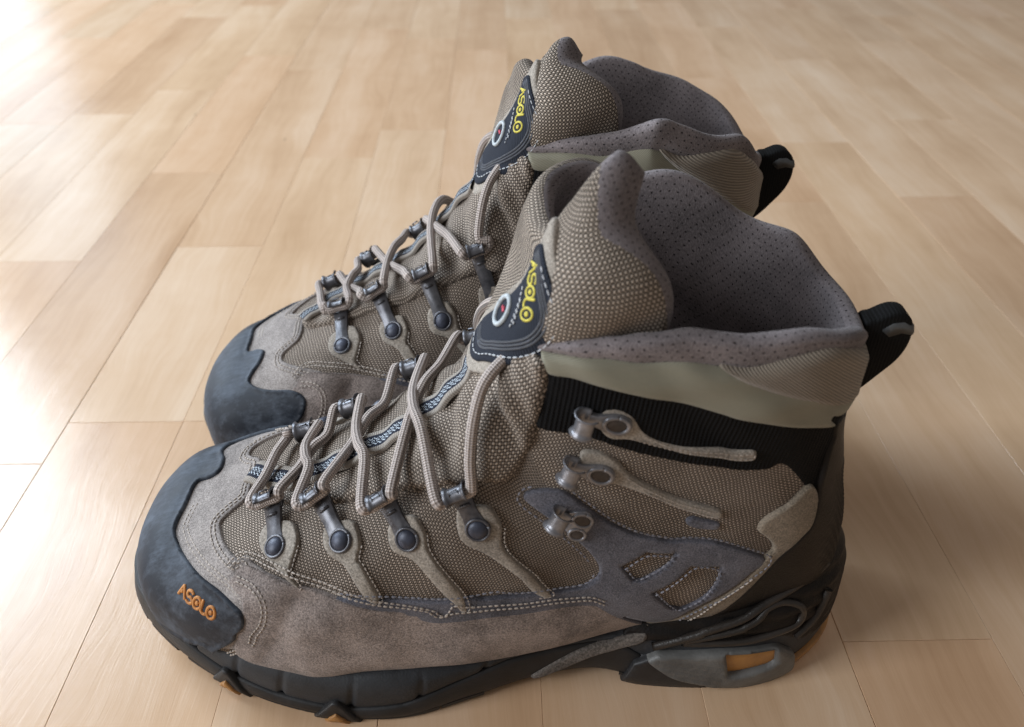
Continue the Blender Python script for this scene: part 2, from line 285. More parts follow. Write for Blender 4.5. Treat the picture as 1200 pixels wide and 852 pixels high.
# outlines of the boot panels, in surface parameters
TP={
 'cap_in':[(4.033,-0.1627),(3.473,-0.1514),(3.434,-0.2684),(3.5,-0.3685),(3.758,-0.5454),(3.988,-0.6645),(4.255,-0.7996),(4.519,-0.9266),(4.765,-1.0327),(5.069,-1.1882),(5.246,-1.2899),(5.301,-1.3915),(5.264,-1.505),(5.106,-1.5836),(4.767,-1.7447),(4.519,-1.9793)],
 'cap_in_top':[(3.434,-0.2684),(3.357,-0.1702),(3.562,-0.1154),(3.954,-0.0831),(4.177,-0.0199),(4.201,0.0271),(4.077,0.1512),(3.771,0.27),(3.455,0.3478),(3.29,0.5109),(3.445,0.627)],
 'win_front':[(5.355,0.4369),(5.068,0.3649),(4.822,0.2506),(4.948,0.1322),(4.962,0.0096),(4.97,-0.0397),(4.918,-0.121),(4.661,-0.239),(4.551,-0.3141),(4.577,-0.3881),(4.751,-0.5669),(5.056,-0.7447),(5.221,-0.8198)],
 'guard_top':[(4.848,-1.0442),(5.055,-0.9079),(5.192,-0.8176),(5.365,-0.8491),(5.577,-0.9277),(6.016,-1.0762),(6.578,-1.2709),(6.952,-1.3988),(7.314,-1.4948),(7.888,-1.5729),(8.283,-1.5964),(8.786,-1.6402),(9.258,-1.7041),(9.588,-1.771),(9.714,-1.7995),(9.797,-1.8601),(9.922,-2.082),(10.013,-2.4163),(10.193,-2.4075),(10.409,-2.4163)],
 'trim_top':[(6.386,-1.2198),(6.705,-1.3098),(7.264,-1.4176),(7.919,-1.5167),(8.416,-1.5636),(8.972,-1.5916),(9.441,-1.6469),(9.716,-1.6821),(9.911,-1.6691),(10.021,-1.6302),(10.049,-1.5774),(9.978,-1.4924),(9.838,-1.3642),(9.615,-1.2085),(9.573,-1.1541),(9.651,-1.1384),(9.832,-1.1548),(10.064,-1.1903),(10.252,-1.2363),(10.397,-1.3355),(10.534,-1.4307),(10.751,-1.517),(11.057,-1.5735),(11.412,-1.6288),(11.732,-1.7297),(11.992,-1.9373),(11.599,-1.9609),(10.876,-2.0241),(10.462,-2.1802),(10.193,-2.4163),(10.049,-2.3813),(9.936,-2.0544),(9.806,-1.8349),(9.652,-1.7515)],
 'strap':[(11.961,-1.9331),(12.24,-1.9454),(12.32,-1.8755),(12.323,-1.8104),(12.612,-1.8385),(13.088,-1.9722),(13.682,-2.1895),(13.595,-2.2866),(13.3,-2.327),(12.952,-2.2652),(12.622,-2.1446),(12.114,-2.023),(11.521,-2.0614),(10.674,-2.3213),(10.121,-2.4163),(9.978,-2.4075),(10.065,-2.2974),(10.229,-2.3726),(10.883,-2.0389),(11.589,-1.9666)],
 'win1':[(10.298,-1.6321),(10.744,-1.5923),(11.09,-1.6392),(10.898,-1.6734),(10.403,-1.7312),(10.307,-1.7145)],
 'win2':[(10.418,-1.8354),(11.107,-1.7272),(11.431,-1.8136),(11.23,-1.893),(10.549,-2.0721),(10.457,-2.0271)],
 'win3':[(10.149,-1.5224),(10.305,-1.5643),(10.252,-1.5706),(10.142,-1.5528)],
 'elastic':[(10.44,-0.85),(10.947,-0.7946),(11.481,-0.7565),(11.943,-0.7135),(12.854,-0.9096),(13.714,-1.1625),(14.587,-1.5739),(15.107,-2.1755),(15.041,-2.7746),(14.826,-2.8008),(14.359,-2.8357),(13.712,-2.862),(13.089,-2.6413),(13.251,-2.3694),(13.527,-2.2747),(13.78,-2.17),(13.796,-1.9973),(13.506,-1.8236),(13.061,-1.6246),(12.64,-1.4649),(12.138,-1.3002),(11.675,-1.1705),(11.396,-1.0841),(10.953,-0.9668)],
 'softshell':[(11.504,-0.7466),(11.836,-0.7103),(12.051,-0.6954),(13.516,-0.9444),(14.923,-1.304),(15.841,-1.7434),(16.409,-2.2636),(16.543,-2.7135),(16.19,-2.7221),(15.544,-2.7396),(14.897,-2.792),(14.857,-2.5474),(14.755,-2.2012),(14.496,-1.8597),(14.086,-1.5786),(13.604,-1.3295),(13.175,-1.1774),(12.64,-1.0111),(12.097,-0.8776)],
 'ribbed':[(15.041,-1.4756),(15.841,-1.7434),(16.294,-2.0188),(16.551,-2.3085),(16.549,-2.7134),(16.226,-2.7134),(15.4,-2.7571),(15.39,-2.3633),(15.347,-2.1027),(15.282,-1.8607),(15.159,-1.652),(15.108,-1.5717)],
 'lav_low':[(11.883,-0.6173),(11.877,-0.6404),(11.982,-0.6992),(13.27,-0.9541),(13.843,-1.1005),(14.673,-1.3199),(14.984,-1.4627),(15.148,-1.5708),(15.61,-1.7615),(16.202,-2.0315),(16.473,-2.3282),(16.478,-2.7134)],
 'rim':[(11.886,-0.5922),(12.612,-0.7454),(13.772,-0.9355),(14.517,-1.0832),(15.162,-1.2469),(15.803,-1.4654),(16.333,-1.7039),(16.712,-1.9607),(16.85,-2.1262),(17.034,-2.327),(16.759,-2.6087)],
 'seam_q':[(5.035,-0.0594),(5.565,-0.2298),(5.881,-0.3411),(6.195,-0.3701),(6.673,-0.4536),(7.186,-0.5437),(7.507,-0.5865),(7.924,-0.6654),(8.377,-0.7621),(8.746,-0.8405),(9.099,-0.9298),(9.473,-1.0105),(9.806,-0.9666),(10.316,-0.8727),(10.969,-0.7987),(11.652,-0.7382),(11.924,-0.6496)],
 'tab1':[(5.487,-0.4456),(5.391,-0.5183),(5.406,-0.6471),(5.516,-0.7605),(5.744,-0.9178),(6.06,-1.1219),(6.085,-1.1098),(5.948,-0.9713),(5.972,-0.8765),(6.021,-0.7217),(5.975,-0.5941),(5.828,-0.4664)],
 'tab2':[(6.532,-0.6194),(6.42,-0.6646),(6.431,-0.7919),(6.556,-0.9265),(6.79,-1.0659),(7.104,-1.3857),(7.277,-1.4124),(7.052,-1.1101),(6.971,-1.0354),(7.005,-0.9168),(6.952,-0.7861),(6.84,-0.6689)],
 'tab3':[(7.574,-0.8083),(7.45,-0.8519),(7.45,-0.9726),(7.539,-1.0816),(7.84,-1.2146),(8.226,-1.5403),(8.414,-1.567),(8.13,-1.2573),(8.039,-1.1408),(8.031,-1.0402),(7.95,-0.9283),(7.828,-0.8457)],
 'tab4':[(8.631,-0.9729),(8.539,-1.024),(8.523,-1.1387),(8.591,-1.2292),(8.849,-1.3648),(9.253,-1.6264),(9.389,-1.6468),(9.134,-1.4453),(9.067,-1.3406),(9.137,-1.246),(9.11,-1.1523),(9.021,-1.072)],
 'loops':[(5.682,-0.6954),(5.558,-0.2788),(6.714,-0.8236),(6.375,-0.3714),(7.76,-1.0157),(7.466,-0.614),(8.818,-1.173),(8.676,-0.8588)],
 'hooks':[(12.036,-1.0736),(11.567,-0.9697),(11.021,-1.1948),(10.63,-1.0954),(10.194,-1.3947),(9.938,-1.311)],
 'tabh1':[(11.992,-1.0044),(12.33,-1.0426),(12.477,-1.1172),(12.384,-1.1909),(12.649,-1.3223),(13.343,-1.5672),(13.744,-1.7161),(13.67,-1.739),(13.492,-1.7061),(13.085,-1.5541),(12.431,-1.3152),(11.981,-1.1616),(11.66,-1.1029),(11.654,-1.0482)],
 'tabh2':[(10.96,-1.0756),(11.26,-1.114),(11.429,-1.1873),(11.424,-1.2651),(11.567,-1.3696),(11.787,-1.4858),(12.123,-1.5908),(12.115,-1.6179),(11.983,-1.6126),(11.651,-1.5193),(11.366,-1.3767),(11.109,-1.277),(10.857,-1.2291),(10.704,-1.1729)],
 'label_tag':[(11.68,-1.563),(11.932,-1.6321),(11.798,-1.6445),(11.513,-1.575)],
 'web':[(5.36,-0.0338),(5.778,-0.0928),(6.472,-0.0995),(7.169,-0.0797),(7.897,-0.0826),(8.558,-0.093),(9.104,-0.0566),(9.387,0.0085)],
 'logo':[(3.968,-1.0583),(4.171,-1.0971),(4.319,-1.1627),(4.454,-1.2186),(4.597,-1.2635),(4.698,-1.3103),(4.794,-1.3467)],
 'strap_low':[(12.622,-2.1446),(12.114,-2.023),(11.521,-2.0614),(11.041,-2.1449),(10.674,-2.3213)],
 'rib1':[(11.646,0.7935),(12.437,0.8658),(13.012,0.9333),(13.283,1.0183),(13.644,1.0139),(14.016,0.8949),(13.971,0.7376),(13.403,0.7203),(12.634,0.7252)],
 'rib2':[(11.088,0.7457),(11.952,0.8949),(12.756,0.9815),(13.293,1.0679),(14.114,1.1117),(14.939,1.1)],
 'rib3':[(13.957,0.5408),(14.495,0.668),(14.815,0.8842)],
 'tpu':[(10.992,0.5291),(11.094,0.6138),(11.266,0.6598),(11.932,0.6349),(12.474,0.629),(13.032,0.5903),(13.534,0.5376),(13.843,0.4087),(14.053,0.3007),(14.081,0.0795),(13.671,-0.0125),(13.287,-0.0285),(12.829,0.0078),(12.02,0.1072),(11.549,0.2062),(11.234,0.3484)],
 'tpuhole':[(12.52,0.5843),(13.468,0.5148),(13.537,0.3312),(13.422,0.2906),(12.821,0.2501),(12.643,0.266)],
 'midline':[(1.997,0.7561),(2.541,0.777),(3.166,0.5009),(3.759,0.291),(4.594,0.3322),(5.239,0.2487),(5.739,0.1599),(6.209,0.2866),(6.851,0.3722),(7.357,0.3979),(7.85,0.4676),(8.512,0.7823),(8.839,0.8536)],
 'notch':[(4.192,0.0621),(5.927,0.0017)],
 'shank':[(9.002,0.1864),(9.169,0.3119),(9.563,0.5698),(10.07,0.7352),(10.37,0.7753),(10.761,0.8005),(10.617,0.6625),(10.092,0.2991),(9.492,0.0017),(9.131,0.0017)],
 'patch':[(4.565,0.0402),(4.612,0.4422),(4.659,0.7638),(3.898,1.4126),(3.858,2.0315),(3.551,2.7469),(3.007,2.8392),(2.442,2.4744),(2.114,2.1833),(2.103,1.7908),(2.357,1.3157),(2.849,0.8448),(3.606,0.4893)],
 'patch_border':[(4.495,0.0),(4.612,0.4422),(4.659,0.7839),(4.176,1.3668),(4.251,2.0152),(3.953,3.0452),(3.301,4.0),(2.536,2.9682),(2.208,2.5278),(1.865,2.0678),(1.826,1.6213),(2.037,1.4036),(2.434,0.9376),(3.332,0.4638)],
 'ring':[(3.909,1.0353)],
}
# ------------------------------------------------------------------ object helpers
def mesh_np(name, V, Fc, mat, parent=None, uv=None, smooth=True, flip=False):
    me = bpy.data.meshes.new(name); V = np.asarray(V, float).reshape(-1, 3)
    Fc = [tuple(int(i) for i in f) for f in Fc]
    if flip: Fc = [f[::-1] for f in Fc]
    me.from_pydata(V.tolist(), [], Fc)
    if smooth: me.polygons.foreach_set('use_smooth', np.ones(len(me.polygons), bool))
    if uv is not None:
        l = me.uv_layers.new(name='UVMap'); idx = np.zeros(len(me.loops), int); me.loops.foreach_get('vertex_index', idx)
        l.data.foreach_set('uv', np.asarray(uv, float)[idx].ravel())
    if mat: me.materials.append(mat)
    me.update(); o = bpy.data.objects.new(name, me); C.objects.link(o)
    if parent: o.parent = parent
    return o
def grid_faces(n, m, wrap_n=False, wrap_m=False):
    f = []
    for i in range(n if wrap_n else n-1):
        for j in range(m if wrap_m else m-1):
            a, b = i, (i+1) % n; c, d = j, (j+1) % m
            f.append((a*m+c, b*m+c, b*m+d, a*m+d))
    return f
def smooth_path(P, step, closed=False, sub=10):
    P = np.asarray(P, float); n = len(P); out = []
    for i in range(n if closed else n-1):
        if closed: p0, p1, p2, p3 = P[(i-1) % n], P[i], P[(i+1) % n], P[(i+2) % n]
        else: p0, p1, p2, p3 = P[max(i-1, 0)], P[i], P[i+1], P[min(i+2, n-1)]
        f = np.linspace(0, 1, sub, endpoint=False)[:, None]
        out.append(.5*((2*p1)+(p2-p0)*f+(2*p0-5*p1+4*p2-p3)*f*f+(3*p1-p0-3*p2+p3)*f**3))
    if not closed: out.append(P[-1:])
    return np.concatenate(out)
def resample_raw(P, step, w):
    out = []; n = len(P)
    for i in range(n):
        a, c = P[i], P[(i+1) % n]; k = max(1, int(np.linalg.norm((c-a)*w)/step)); out += [a+(c-a)*f for f in np.linspace(0, 1, k, endpoint=False)]
    return np.array(out)
def resample(P, step, closed=False, w=None):
    Q = P if w is None else P*w
    if closed: Q = np.vstack([Q, Q[:1]]); P = np.vstack([P, P[:1]])
    d = np.r_[0, np.cumsum(np.linalg.norm(np.diff(Q, axis=0), axis=1))]; n = max(3, int(d[-1]/step))
    t = np.linspace(0, d[-1], n+1); r = np.stack([np.interp(t, d, P[:, k]) for k in range(P.shape[1])], -1)
    return r[:-1] if closed else r
# low relief that makes the boot body uneven; d(t,phi) in metres
def relief(t, ph):
    a = np.sin(t*2.1+ph*3.0+.7)*np.sin(ph*2.3-t*.9)*.0006+np.sin(t*5.3-ph*4.1)*np.sin(ph*5.7+t*1.3+2)*.00028
    g = lambda t0, p0, st, sp, amp: amp*np.exp(-((t-t0)/st)**2-((ph-p0)/sp)**2)
    for s in (-1, 1):
        a = a+g(6.2, -1.30*-s*-1 if False else s*1.30, .35, .25, -.0022)+g(6.9, s*1.4, .5, .22, .0010)+g(5.4, s*1.25, .4, .2, .0008)
        a = a+g(9.3, s*1.25, .5, .2, -.0008)+g(8.4, s*.55, .35, .12, -.0016)+g(7.9, s*.5, .25, .14, .0016)+g(9.4, s*.8, .3, .12, .0018)
    return a*np.clip((t-3)/2, 0, 1)
def bodyo(t, ph, h=0.):
    t = np.clip(np.asarray(t, float), .03, NT-.01); ph = np.asarray(ph, float)
    P, da, db, n = frame(body, t, ph)
    return P+n*(np.asarray(h)+relief(t, ph))[..., None]
def soleo(s, v, h=0.):
    P, da, db, n = frame(sole, np.asarray(s, float), np.asarray(v, float)); return P+n*np.asarray(h)[..., None]*np.ones(P.shape[:-1])[..., None]
def tongo(u, v, h=0.):
    u = np.asarray(u, float); v = np.asarray(v, float)
    P, da, db, n = frame(tongue, u, np.clip(v, .01, 3.99)); return P-n*(np.asarray(h)*np.ones(P.shape[:-1]))[..., None]
ARC0 = np.r_[0, np.cumsum(np.linalg.norm(np.diff(body(np.linspace(0, NT, 400), np.full(400, 0.)), axis=0), axis=1))]
ARC1 = np.r_[0, np.cumsum(np.linalg.norm(np.diff(body(np.linspace(0, NT, 400), np.full(400, -2.)), axis=0), axis=1))]
def uv_side(a, P): return np.stack([P[:, 0]+.3*P[:, 1]*0, P[:, 2]], -1)
_at = np.linspace(.03, NT-.01, 120); _ap = np.linspace(-2*np.pi, 2*np.pi, 481)
_G = body(_at[:, None], _ap[None]); _ARC = np.concatenate([np.zeros((120, 1)), np.cumsum(np.linalg.norm(np.diff(_G, axis=1), axis=2), axis=1)], 1); _ARC = _ARC-_ARC[:, 240:241]
def parc(t, ph):
    i = np.clip((np.asarray(t)-.03)/(NT-.04)*119, 0, 118.999); j = np.clip((np.asarray(ph)+2*np.pi)/(4*np.pi)*480, 0, 479.999); a, c = i.astype(int), j.astype(int); f, g = i-a, j-c
    return (_ARC[a, c]*(1-f)*(1-g)+_ARC[a+1, c]*f*(1-g)+_ARC[a, c+1]*(1-f)*g+_ARC[a+1, c+1]*f*g)
def uv_top(a, P): return np.stack([np.interp(a[:, 0], np.linspace(0, NT, 400), ARC0), parc(a[:, 0], a[:, 1])], -1)
def uv_upper(a, P):
    w_ = np.clip((a[:, 0]-8.0)/2.0, 0, 1); v = parc(a[:, 0], a[:, 1]); m = np.sign(a[:, 1]); v0 = m*(v*m-parc(a[:, 0], 0*v+1.6))
    return np.stack([P[:, 0], (-np.abs(v)+.10)*(1-w_)+(P[:, 2]+0*v)*w_], -1)
def uv_wrap(a, P): return np.stack([a[:, 1]*.043, np.interp(a[:, 0], np.linspace(0, NT, 400), ARC1)], -1)
def inside(pts, loops):
    c = np.zeros(len(pts), bool); x, y = pts[:, 0], pts[:, 1]
    for L in loops:
        A = L; B = np.roll(L, -1, 0)
        for (x1, y1), (x2, y2) in zip(A, B):
            if y1 == y2: continue
            m = ((y1 > y) != (y2 > y)) & (x < (x2-x1)*(y-y1)/(y2-y1)+x1); c ^= m
    return c
def dist_to(P, L):
    d = np.full(len(P), 1e9)
    for l in L:
        A = l; B = np.roll(l, -1, 0); AB = B-A; LL = (AB**2).sum(1)+1e-18
        for k in range(0, len(P), 2000):
            p = P[k:k+2000]; w = p[:, None]-A[None]; t = np.clip((w*AB).sum(2)/LL, 0, 1)
            d[k:k+2000] = np.minimum(d[k:k+2000], np.linalg.norm(w-t[..., None]*AB, axis=2).min(1))
    return d
def patch(name, poly, h, r, mat, parent, fn=None, base=-.0004, holes=(), step=.0014, cell=.0022, uvf=None, crown=0., flip=False, raw=False, hfun=None, rawholes=False):
    """a sheet of material lying on a surface: outline in surface parameters, rounded edge of radius r, height h"""
    fn = fn or bodyo
    loops = []
    c = np.mean(poly, 0); e = 1e-3
    pa = fn(np.array([c[0]-e, c[0]+e, c[0], c[0]]), np.array([c[1], c[1], c[1]-e, c[1]+e]), 0.)
    w = np.array([np.linalg.norm(pa[1]-pa[0]), np.linalg.norm(pa[3]-pa[2])])/(2*e)
    for k, q in enumerate((poly,)+tuple(holes)):
        q = np.asarray(q, float)
        if (not raw and not k) or (k and not rawholes): q = smooth_path(q, 0, True)
        loops.append(resample_raw(q, step, w) if (k and rawholes) else resample(q, step, True, w))
    L2 = [l*w for l in loops]
    B3 = [fn(l[:, 0], l[:, 1], 0.) for l in loops]
    pts = []
    for l in L2:   # inset rings
        t = np.roll(l, -1, 0)-np.roll(l, 1, 0); t /= np.linalg.norm(t, axis=1, keepdims=True)+1e-12
        nn = np.stack([-t[:, 1], t[:, 0]], -1)
        for q in (.18, .45, 1.0):
            for s in (-1, 1): pts.append(l+nn*s*q*max(r, .0003))
    mn, mx = L2[0].min(0), L2[0].max(0)
    gx, gy = np.meshgrid(np.arange(mn[0], mx[0], cell), np.arange(mn[1], mx[1], cell*.87), indexing='ij'); gx = gx+(np.arange(gx.shape[1]) % 2)*cell*.5
    g = np.stack([gx.ravel(), gy.ravel()], -1)
    nr = len(np.vstack(pts)); pts = np.vstack(pts+[g])
    ok = inside(pts, L2); d2 = dist_to(pts, L2)
    lim = np.r_[np.full(nr, .14*max(r, .0003)), np.full(len(g), .9*max(r, .0003)+.0004)]
    pts = pts[ok & (d2 > lim)]
    allp = np.vstack(L2+[pts]); edges = []; o = 0
    for l in L2:
        n = len(l); edges += [(o+i, o+(i+1) % n) for i in range(n)]; o += n
    sc = 1000.
    vs, es, fs, *_ = delaunay_2d_cdt([Vector(p) for p in (allp*sc).tolist()], edges, [], 0, 1e-5)
    V2 = np.array([(v.x, v.y) for v in vs])/sc; T = np.array([tuple(f) for f in fs])
    cen = V2[T].mean(1); T = T[inside(cen, L2)]
    prm = V2/w; S0 = fn(prm[:, 0], prm[:, 1], 0.)
    d = dist_to(S0, B3); x = np.clip(d/r, 0, 1)
    H_ = base+(h-base)*np.sqrt(np.clip(1-(1-x)**2, 0, 1))
    if crown: H_ = H_+crown*(1-np.exp(-(d/.008)**2))
    if hfun is not None: H_ = H_+hfun(prm, S0, d)
    V = fn(prm[:, 0], prm[:, 1], H_)
    # orientation
    a, b, c3 = V[T[:, 0]], V[T[:, 1]], V[T[:, 2]]; nrm = np.cross(b-a, c3-a).sum(0)
    ref = (fn(prm[:, 0], prm[:, 1], .001)-S0).sum(0)
    tt = cen[0:1]; m = T[len(T)//2]; nn = np.cross(V[m[1]]-V[m[0]], V[m[2]]-V[m[0]]); rf = fn(prm[m[:1], 0], prm[m[:1], 1], .001)[0]-S0[m[0]]
    if (nn*rf).sum() < 0: T = T[:, ::-1]
    uv = (uvf or uv_side)(prm, S0)
    return mesh_np(name, V, T, mat, parent, uv)
def tube(name, P, r, mat, parent, seg=10, closed=False, caps=True, flat=1.0, nrm=None):
    P = np.asarray(P, float); n = len(P); r = np.full(n, r) if np.isscalar(r) else np.asarray(r)
    T = np.gradient(P, axis=0); T /= np.linalg.norm(T, axis=1, keepdims=True)+1e-12
    up = np.array([0, 0, 1.]) if nrm is None else nrm[0]; V = []; L = np.r_[0, np.cumsum(np.linalg.norm(np.diff(P, axis=0), axis=1))]; uv = []
    x = np.cross(up, T[0]); 
    if np.linalg.norm(x) < 1e-3: x = np.cross([1, 0, 0], T[0])
    x /= np.linalg.norm(x)
    for i in range(n):
        if nrm is not None: x = np.cross(nrm[i], T[i])
        x = x-T[i]*(x@T[i]); x /= np.linalg.norm(x)+1e-12; y = np.cross(T[i], x)
        a = np.linspace(0, 2*np.pi, seg, endpoint=False)
        V.append(P[i]+r[i]*(np.cos(a)[:, None]*x+np.sin(a)[:, None]*y*flat)); uv.append(np.stack([np.full(seg, L[i]), a/(2*np.pi)], -1))
    V = np.vstack(V); Fc = grid_faces(n, seg, False, True); Fc = [f[::-1] for f in Fc]
    if caps: Fc += [tuple(range(seg)), tuple((n-1)*seg+k for k in range(seg))[::-1]]
    return (V, Fc, np.vstack(uv)) if name is None else mesh_np(name, V, Fc, mat, parent, np.vstack(uv))
def join_np(name, parts, mat, parent, smooth=True):
    V = []; Fc = []; U = []; o = 0
    for v, f, u in parts:
        V.append(v); Fc += [tuple(i+o for i in q) for q in f]; U.append(u if u is not None else np.zeros((len(v), 2))); o += len(v)
    return mesh_np(name, np.vstack(V), Fc, mat, parent, np.vstack(U), smooth)
def stitches(paths, parent, mat, fn=None, h=.0016, sp=.0022, ln=.0015, r=.00038):
    fn = fn or bodyo; parts = []
    for P in paths:
        Q = smooth_path(P, 0, False, 14); S = fn(Q[:, 0], Q[:, 1], h); d = np.r_[0, np.cumsum(np.linalg.norm(np.diff(S, axis=0), axis=1))]
        for x in np.arange(sp/2, d[-1], sp):
            x += random.uniform(-.0001, .0001)
            a = [np.array([np.interp(q, d, S[:, k]) for k in range(3)]) for q in (x-ln/2, x, x+ln/2)]
            j = random.uniform(.85, 1.15)
            parts.append(tube(None, np.array([a[0], a[0]*.75+a[2]*.25, a[0]*.25+a[2]*.75, a[2]]), np.array([.5, 1, 1, .5])*r*j, None, None, 5))
    o = join_np('stitching', parts, mat, parent); o['kind'] = 'stuff'; return o
def offset_path(P, d, fn=None):
    """shift a surface path sideways by d metres, in surface parameters"""
    fn = fn or bodyo; P = np.asarray(P, float); e = 1e-3; T = np.gradient(P, axis=0)
    out = []
    for p, t in zip(P, T):
        q = fn(np.array([p[0], p[0]+e, p[0]]), np.array([p[1], p[1], p[1]+e]), 0.); J = np.stack([(q[1]-q[0])/e, (q[2]-q[0])/e], -1)
        T3 = J@t; n = np.cross(J[:, 0], J[:, 1]); s = np.cross(n, T3); s /= np.linalg.norm(s)+1e-12
        out.append(p+np.linalg.lstsq(J, s*d, rcond=None)[0])
    return np.array(out)
def mir(P): P = np.array(P, float); P[:, 1] *= -1; return P[::-1]
def mirb(P): P = np.array(P, float); P[:, 1] = -2*np.pi-P[:, 1]; return P[::-1]
def sgn(P, s):
    P = np.array(P, float); P[:, 1] *= (1 if s < 0 else -1); return P   # s=-1 near/lateral
def empty(name, loc, label, cat, group=None):
    o = bpy.data.objects.new(name, None); C.objects.link(o); o.location = loc; o.empty_display_size = .05
    o['label'] = label; o['category'] = cat
    if group: o['group'] = group
    return o
# ------------------------------------------------------------------ floor
def floor_mat():
    b = NB('pale_maple_parquet'); oi = b.n('ShaderNodeObjectInfo'); rnd = oi.outputs['Random']
    off = b.n('ShaderNodeCombineXYZ'); b.set(off.inputs[0], b.math('MULTIPLY', rnd, 37.)); b.set(off.inputs[1], b.math('MULTIPLY', rnd, 91.)); b.set(off.inputs[2], rnd)
    v = b.mix(1, b.ob, off.outputs[0], 'ADD')
    warp = b.noise(b.map(v, (3, 1.2, 1)), 3, 3, out=1); v2 = b.mix(.06, v, warp, 'ADD')
    big = b.noise(b.map(v2, (9, .9, 1)), 2.2, 4, .55)
    grain = b.noise(b.map(v2, (60, 2.2, 1)), 4, 6, .62)
    fine = b.noise(b.map(v2, (400, 14, 1)), 4, 3, .6)
    cloud = b.noise(v, 9, 4, .6)
    f = b.math('ADD', b.math('MULTIPLY', big, .48), b.math('ADD', b.math('MULTIPLY', grain, .17), b.math('ADD', b.math('MULTIPLY', fine, .08), b.math('MULTIPLY', cloud, .27))))
    col = b.ramp(f, [(.36, (.56, .37, .225)), (.50, (.69, .49, .325)), (.64, (.79, .61, .45))])
    tone = b.ramp(rnd, [(0, (.92, .86, .80)), (.25, (1.0, .92, .85)), (.5, (.97, .95, .92)), (.75, (1.02, .98, .92)), (1, (1.06, 1.05, 1.04))])
    col = b.mix(1, col, tone, 'MULTIPLY')
    fleck = b.n('ShaderNodeTexVoronoi'); b.set(fleck.inputs[0], b.map(v, (1, .32, 1))); fleck.inputs['Scale'].default_value = 26
    fk = b.ramp(fleck.outputs[0], [(.012, .55), (.05, 1.)]); fk2 = b.noise(v, 17, 2); fk = b.mix(b.ramp(fk2, [(.52, 0.), (.62, 1.)]), (1, 1, 1), fk)
    col = b.mix(1, col, fk, 'MULTIPLY')
    sm = b.noise(b.ob, 5, 4, .6)
    rough = b.math('MULTIPLY_ADD', sm, .22, .12)
    n = b.bump(b.math('ADD', grain, b.math('MULTIPLY', fine, .7)), .00009, .6); n = b.bump(cloud, .0010, .5, n)
    return b.out(col, rough, n, spec=.62)
def build_floor():
    root = bpy.data.objects.new('floor', None); C.objects.link(root); root['kind'] = 'structure'
    root.rotation_euler = (0, 0, 0)
    m = floor_mat(); dark = plain('dark_joint', (.52, .37, .26), (.42, .29, .20), .8)
    me = mesh_np('subfloor', [(-4.2, -.6, -.010), (4.6, -.6, -.010), (4.6, 6.4, -.010), (-4.2, 6.4, -.010)], [(0, 1, 2, 3)], dark, root, smooth=False)
    ends = { -4:[.557, .95], -3:[.3316, .72, 1.08], -2:[.366, .578, 1.02], -1:[.366, .751, 1.2], 0:[.366, .823, 1.15], 1:[.07, .62, 1.1], 2:[-.02, .86, 1.25], 3:[.10, .74, 1.02],
             4:[.21, .90, 1.3], 5:[.02, .647, .98], 6:[.30, .78, 1.2], 7:[.12, .655, 1.05], 8:[.45, .84, 1.3]}
    x0 = -.2553-.0006; W = .0681; cache = {}
    for k in range(-20, 26):
        xa = x0+(k+2)*W; xb = xa+W
        board = (k+2) % 3 == 0; boardr = (k+3) % 3 == 0
        e = ends.get(k)
        rs = random.Random(k+77)
        if e is None: e = [rs.uniform(-.1, .4)]; e.append(e[0]+rs.uniform(.35, .5))
        ys = [-.6]+list(e); y = e[-1]
        vis = abs(k-1) < 13
        while y < (4.6 if vis else 5.8): y += rs.uniform(.34, .5); ys.append(y)
        ga = .00010 if board else .00004; gb = .00010 if boardr else .00004
        for a, c in zip(ys[:-1], ys[1:]):
            w, l = xb-xa-ga-gb, c-a-.00018; b_ = .00022 if (board or boardr) else .00010
            V = []
            for zz, q in ((-.009, 0), (-b_, 0), (0, b_)):
                V += [(q, q, zz), (w-q, q, zz), (w-q, l-q, zz), (q, l-q, zz)]
            Fc = [(8, 9, 10, 11)]+[(i, (i+1) % 4, 4+(i+1) % 4, 4+i) for i in range(4)]+[(4+i, 4+(i+1) % 4, 8+(i+1) % 4, 8+i) for i in range(4)]
            o = mesh_np('floor_strip', V, Fc, m, root, smooth=False); o.location = (xa+ga, a+.00025, rs.uniform(-.0001, 0))
    root.rotation_euler = (0, 0, R(1.2)); root.location = (0.0, 0, 0)
    return root
floor = build_floor()
# ------------------------------------------------------------------ boots
NT_ = NT
def arr(n): return np.array(TP[n], float)
# full rim: height parameter of the collar edge against phi (lateral half, phi from front -.42 to back -pi)
RIM = [(-.52, 11.3), (-.60, 11.75), (-.745, 12.4), (-.9355, 13.55), (-1.083, 14.3), (-1.247, 14.95), (-1.465, 15.6), (-1.70, 16.15), (-1.96, 16.6), (-2.3, 16.9), (-2.6, 16.7), (-2.9, 16.55), (-3.1416, 16.5)]
LAV = [(-.52, 11.1), (-.617, 11.45), (-.70, 11.9), (-.954, 13.22), (-1.10, 13.80), (-1.32, 14.62), (-1.46, 14.96), (-1.57, 15.14), (-1.76, 15.6), (-2.03, 16.15), (-2.3, 16.45), (-2.6, 16.3), (-2.9, 16.15), (-3.1416, 16.1)]
def half(ph): p = np.asarray(ph, float); p = np.where(p > 0, -p, p); return np.where(p < -np.pi, -2*np.pi-p, p)
_pg = np.linspace(-2*np.pi, 0, 1257); _k = np.exp(-(np.arange(-40, 41)/26.)**2); _k /= _k.sum()
def _sm(T, g, lim, side=1):
    a = np.array(T)[::-1]; v = np.interp(half(_pg), a[:, 0], a[:, 1]); m = (_pg < -np.pi) if side > 0 else (_pg > -np.pi); x = -half(_pg)
    v = v+m*g*(1 if side > 0 else .45)*np.exp(-((x-1.2)/.48)**2)
    return np.minimum(np.convolve(np.pad(v, 40, 'edge'), _k, 'valid'), lim)
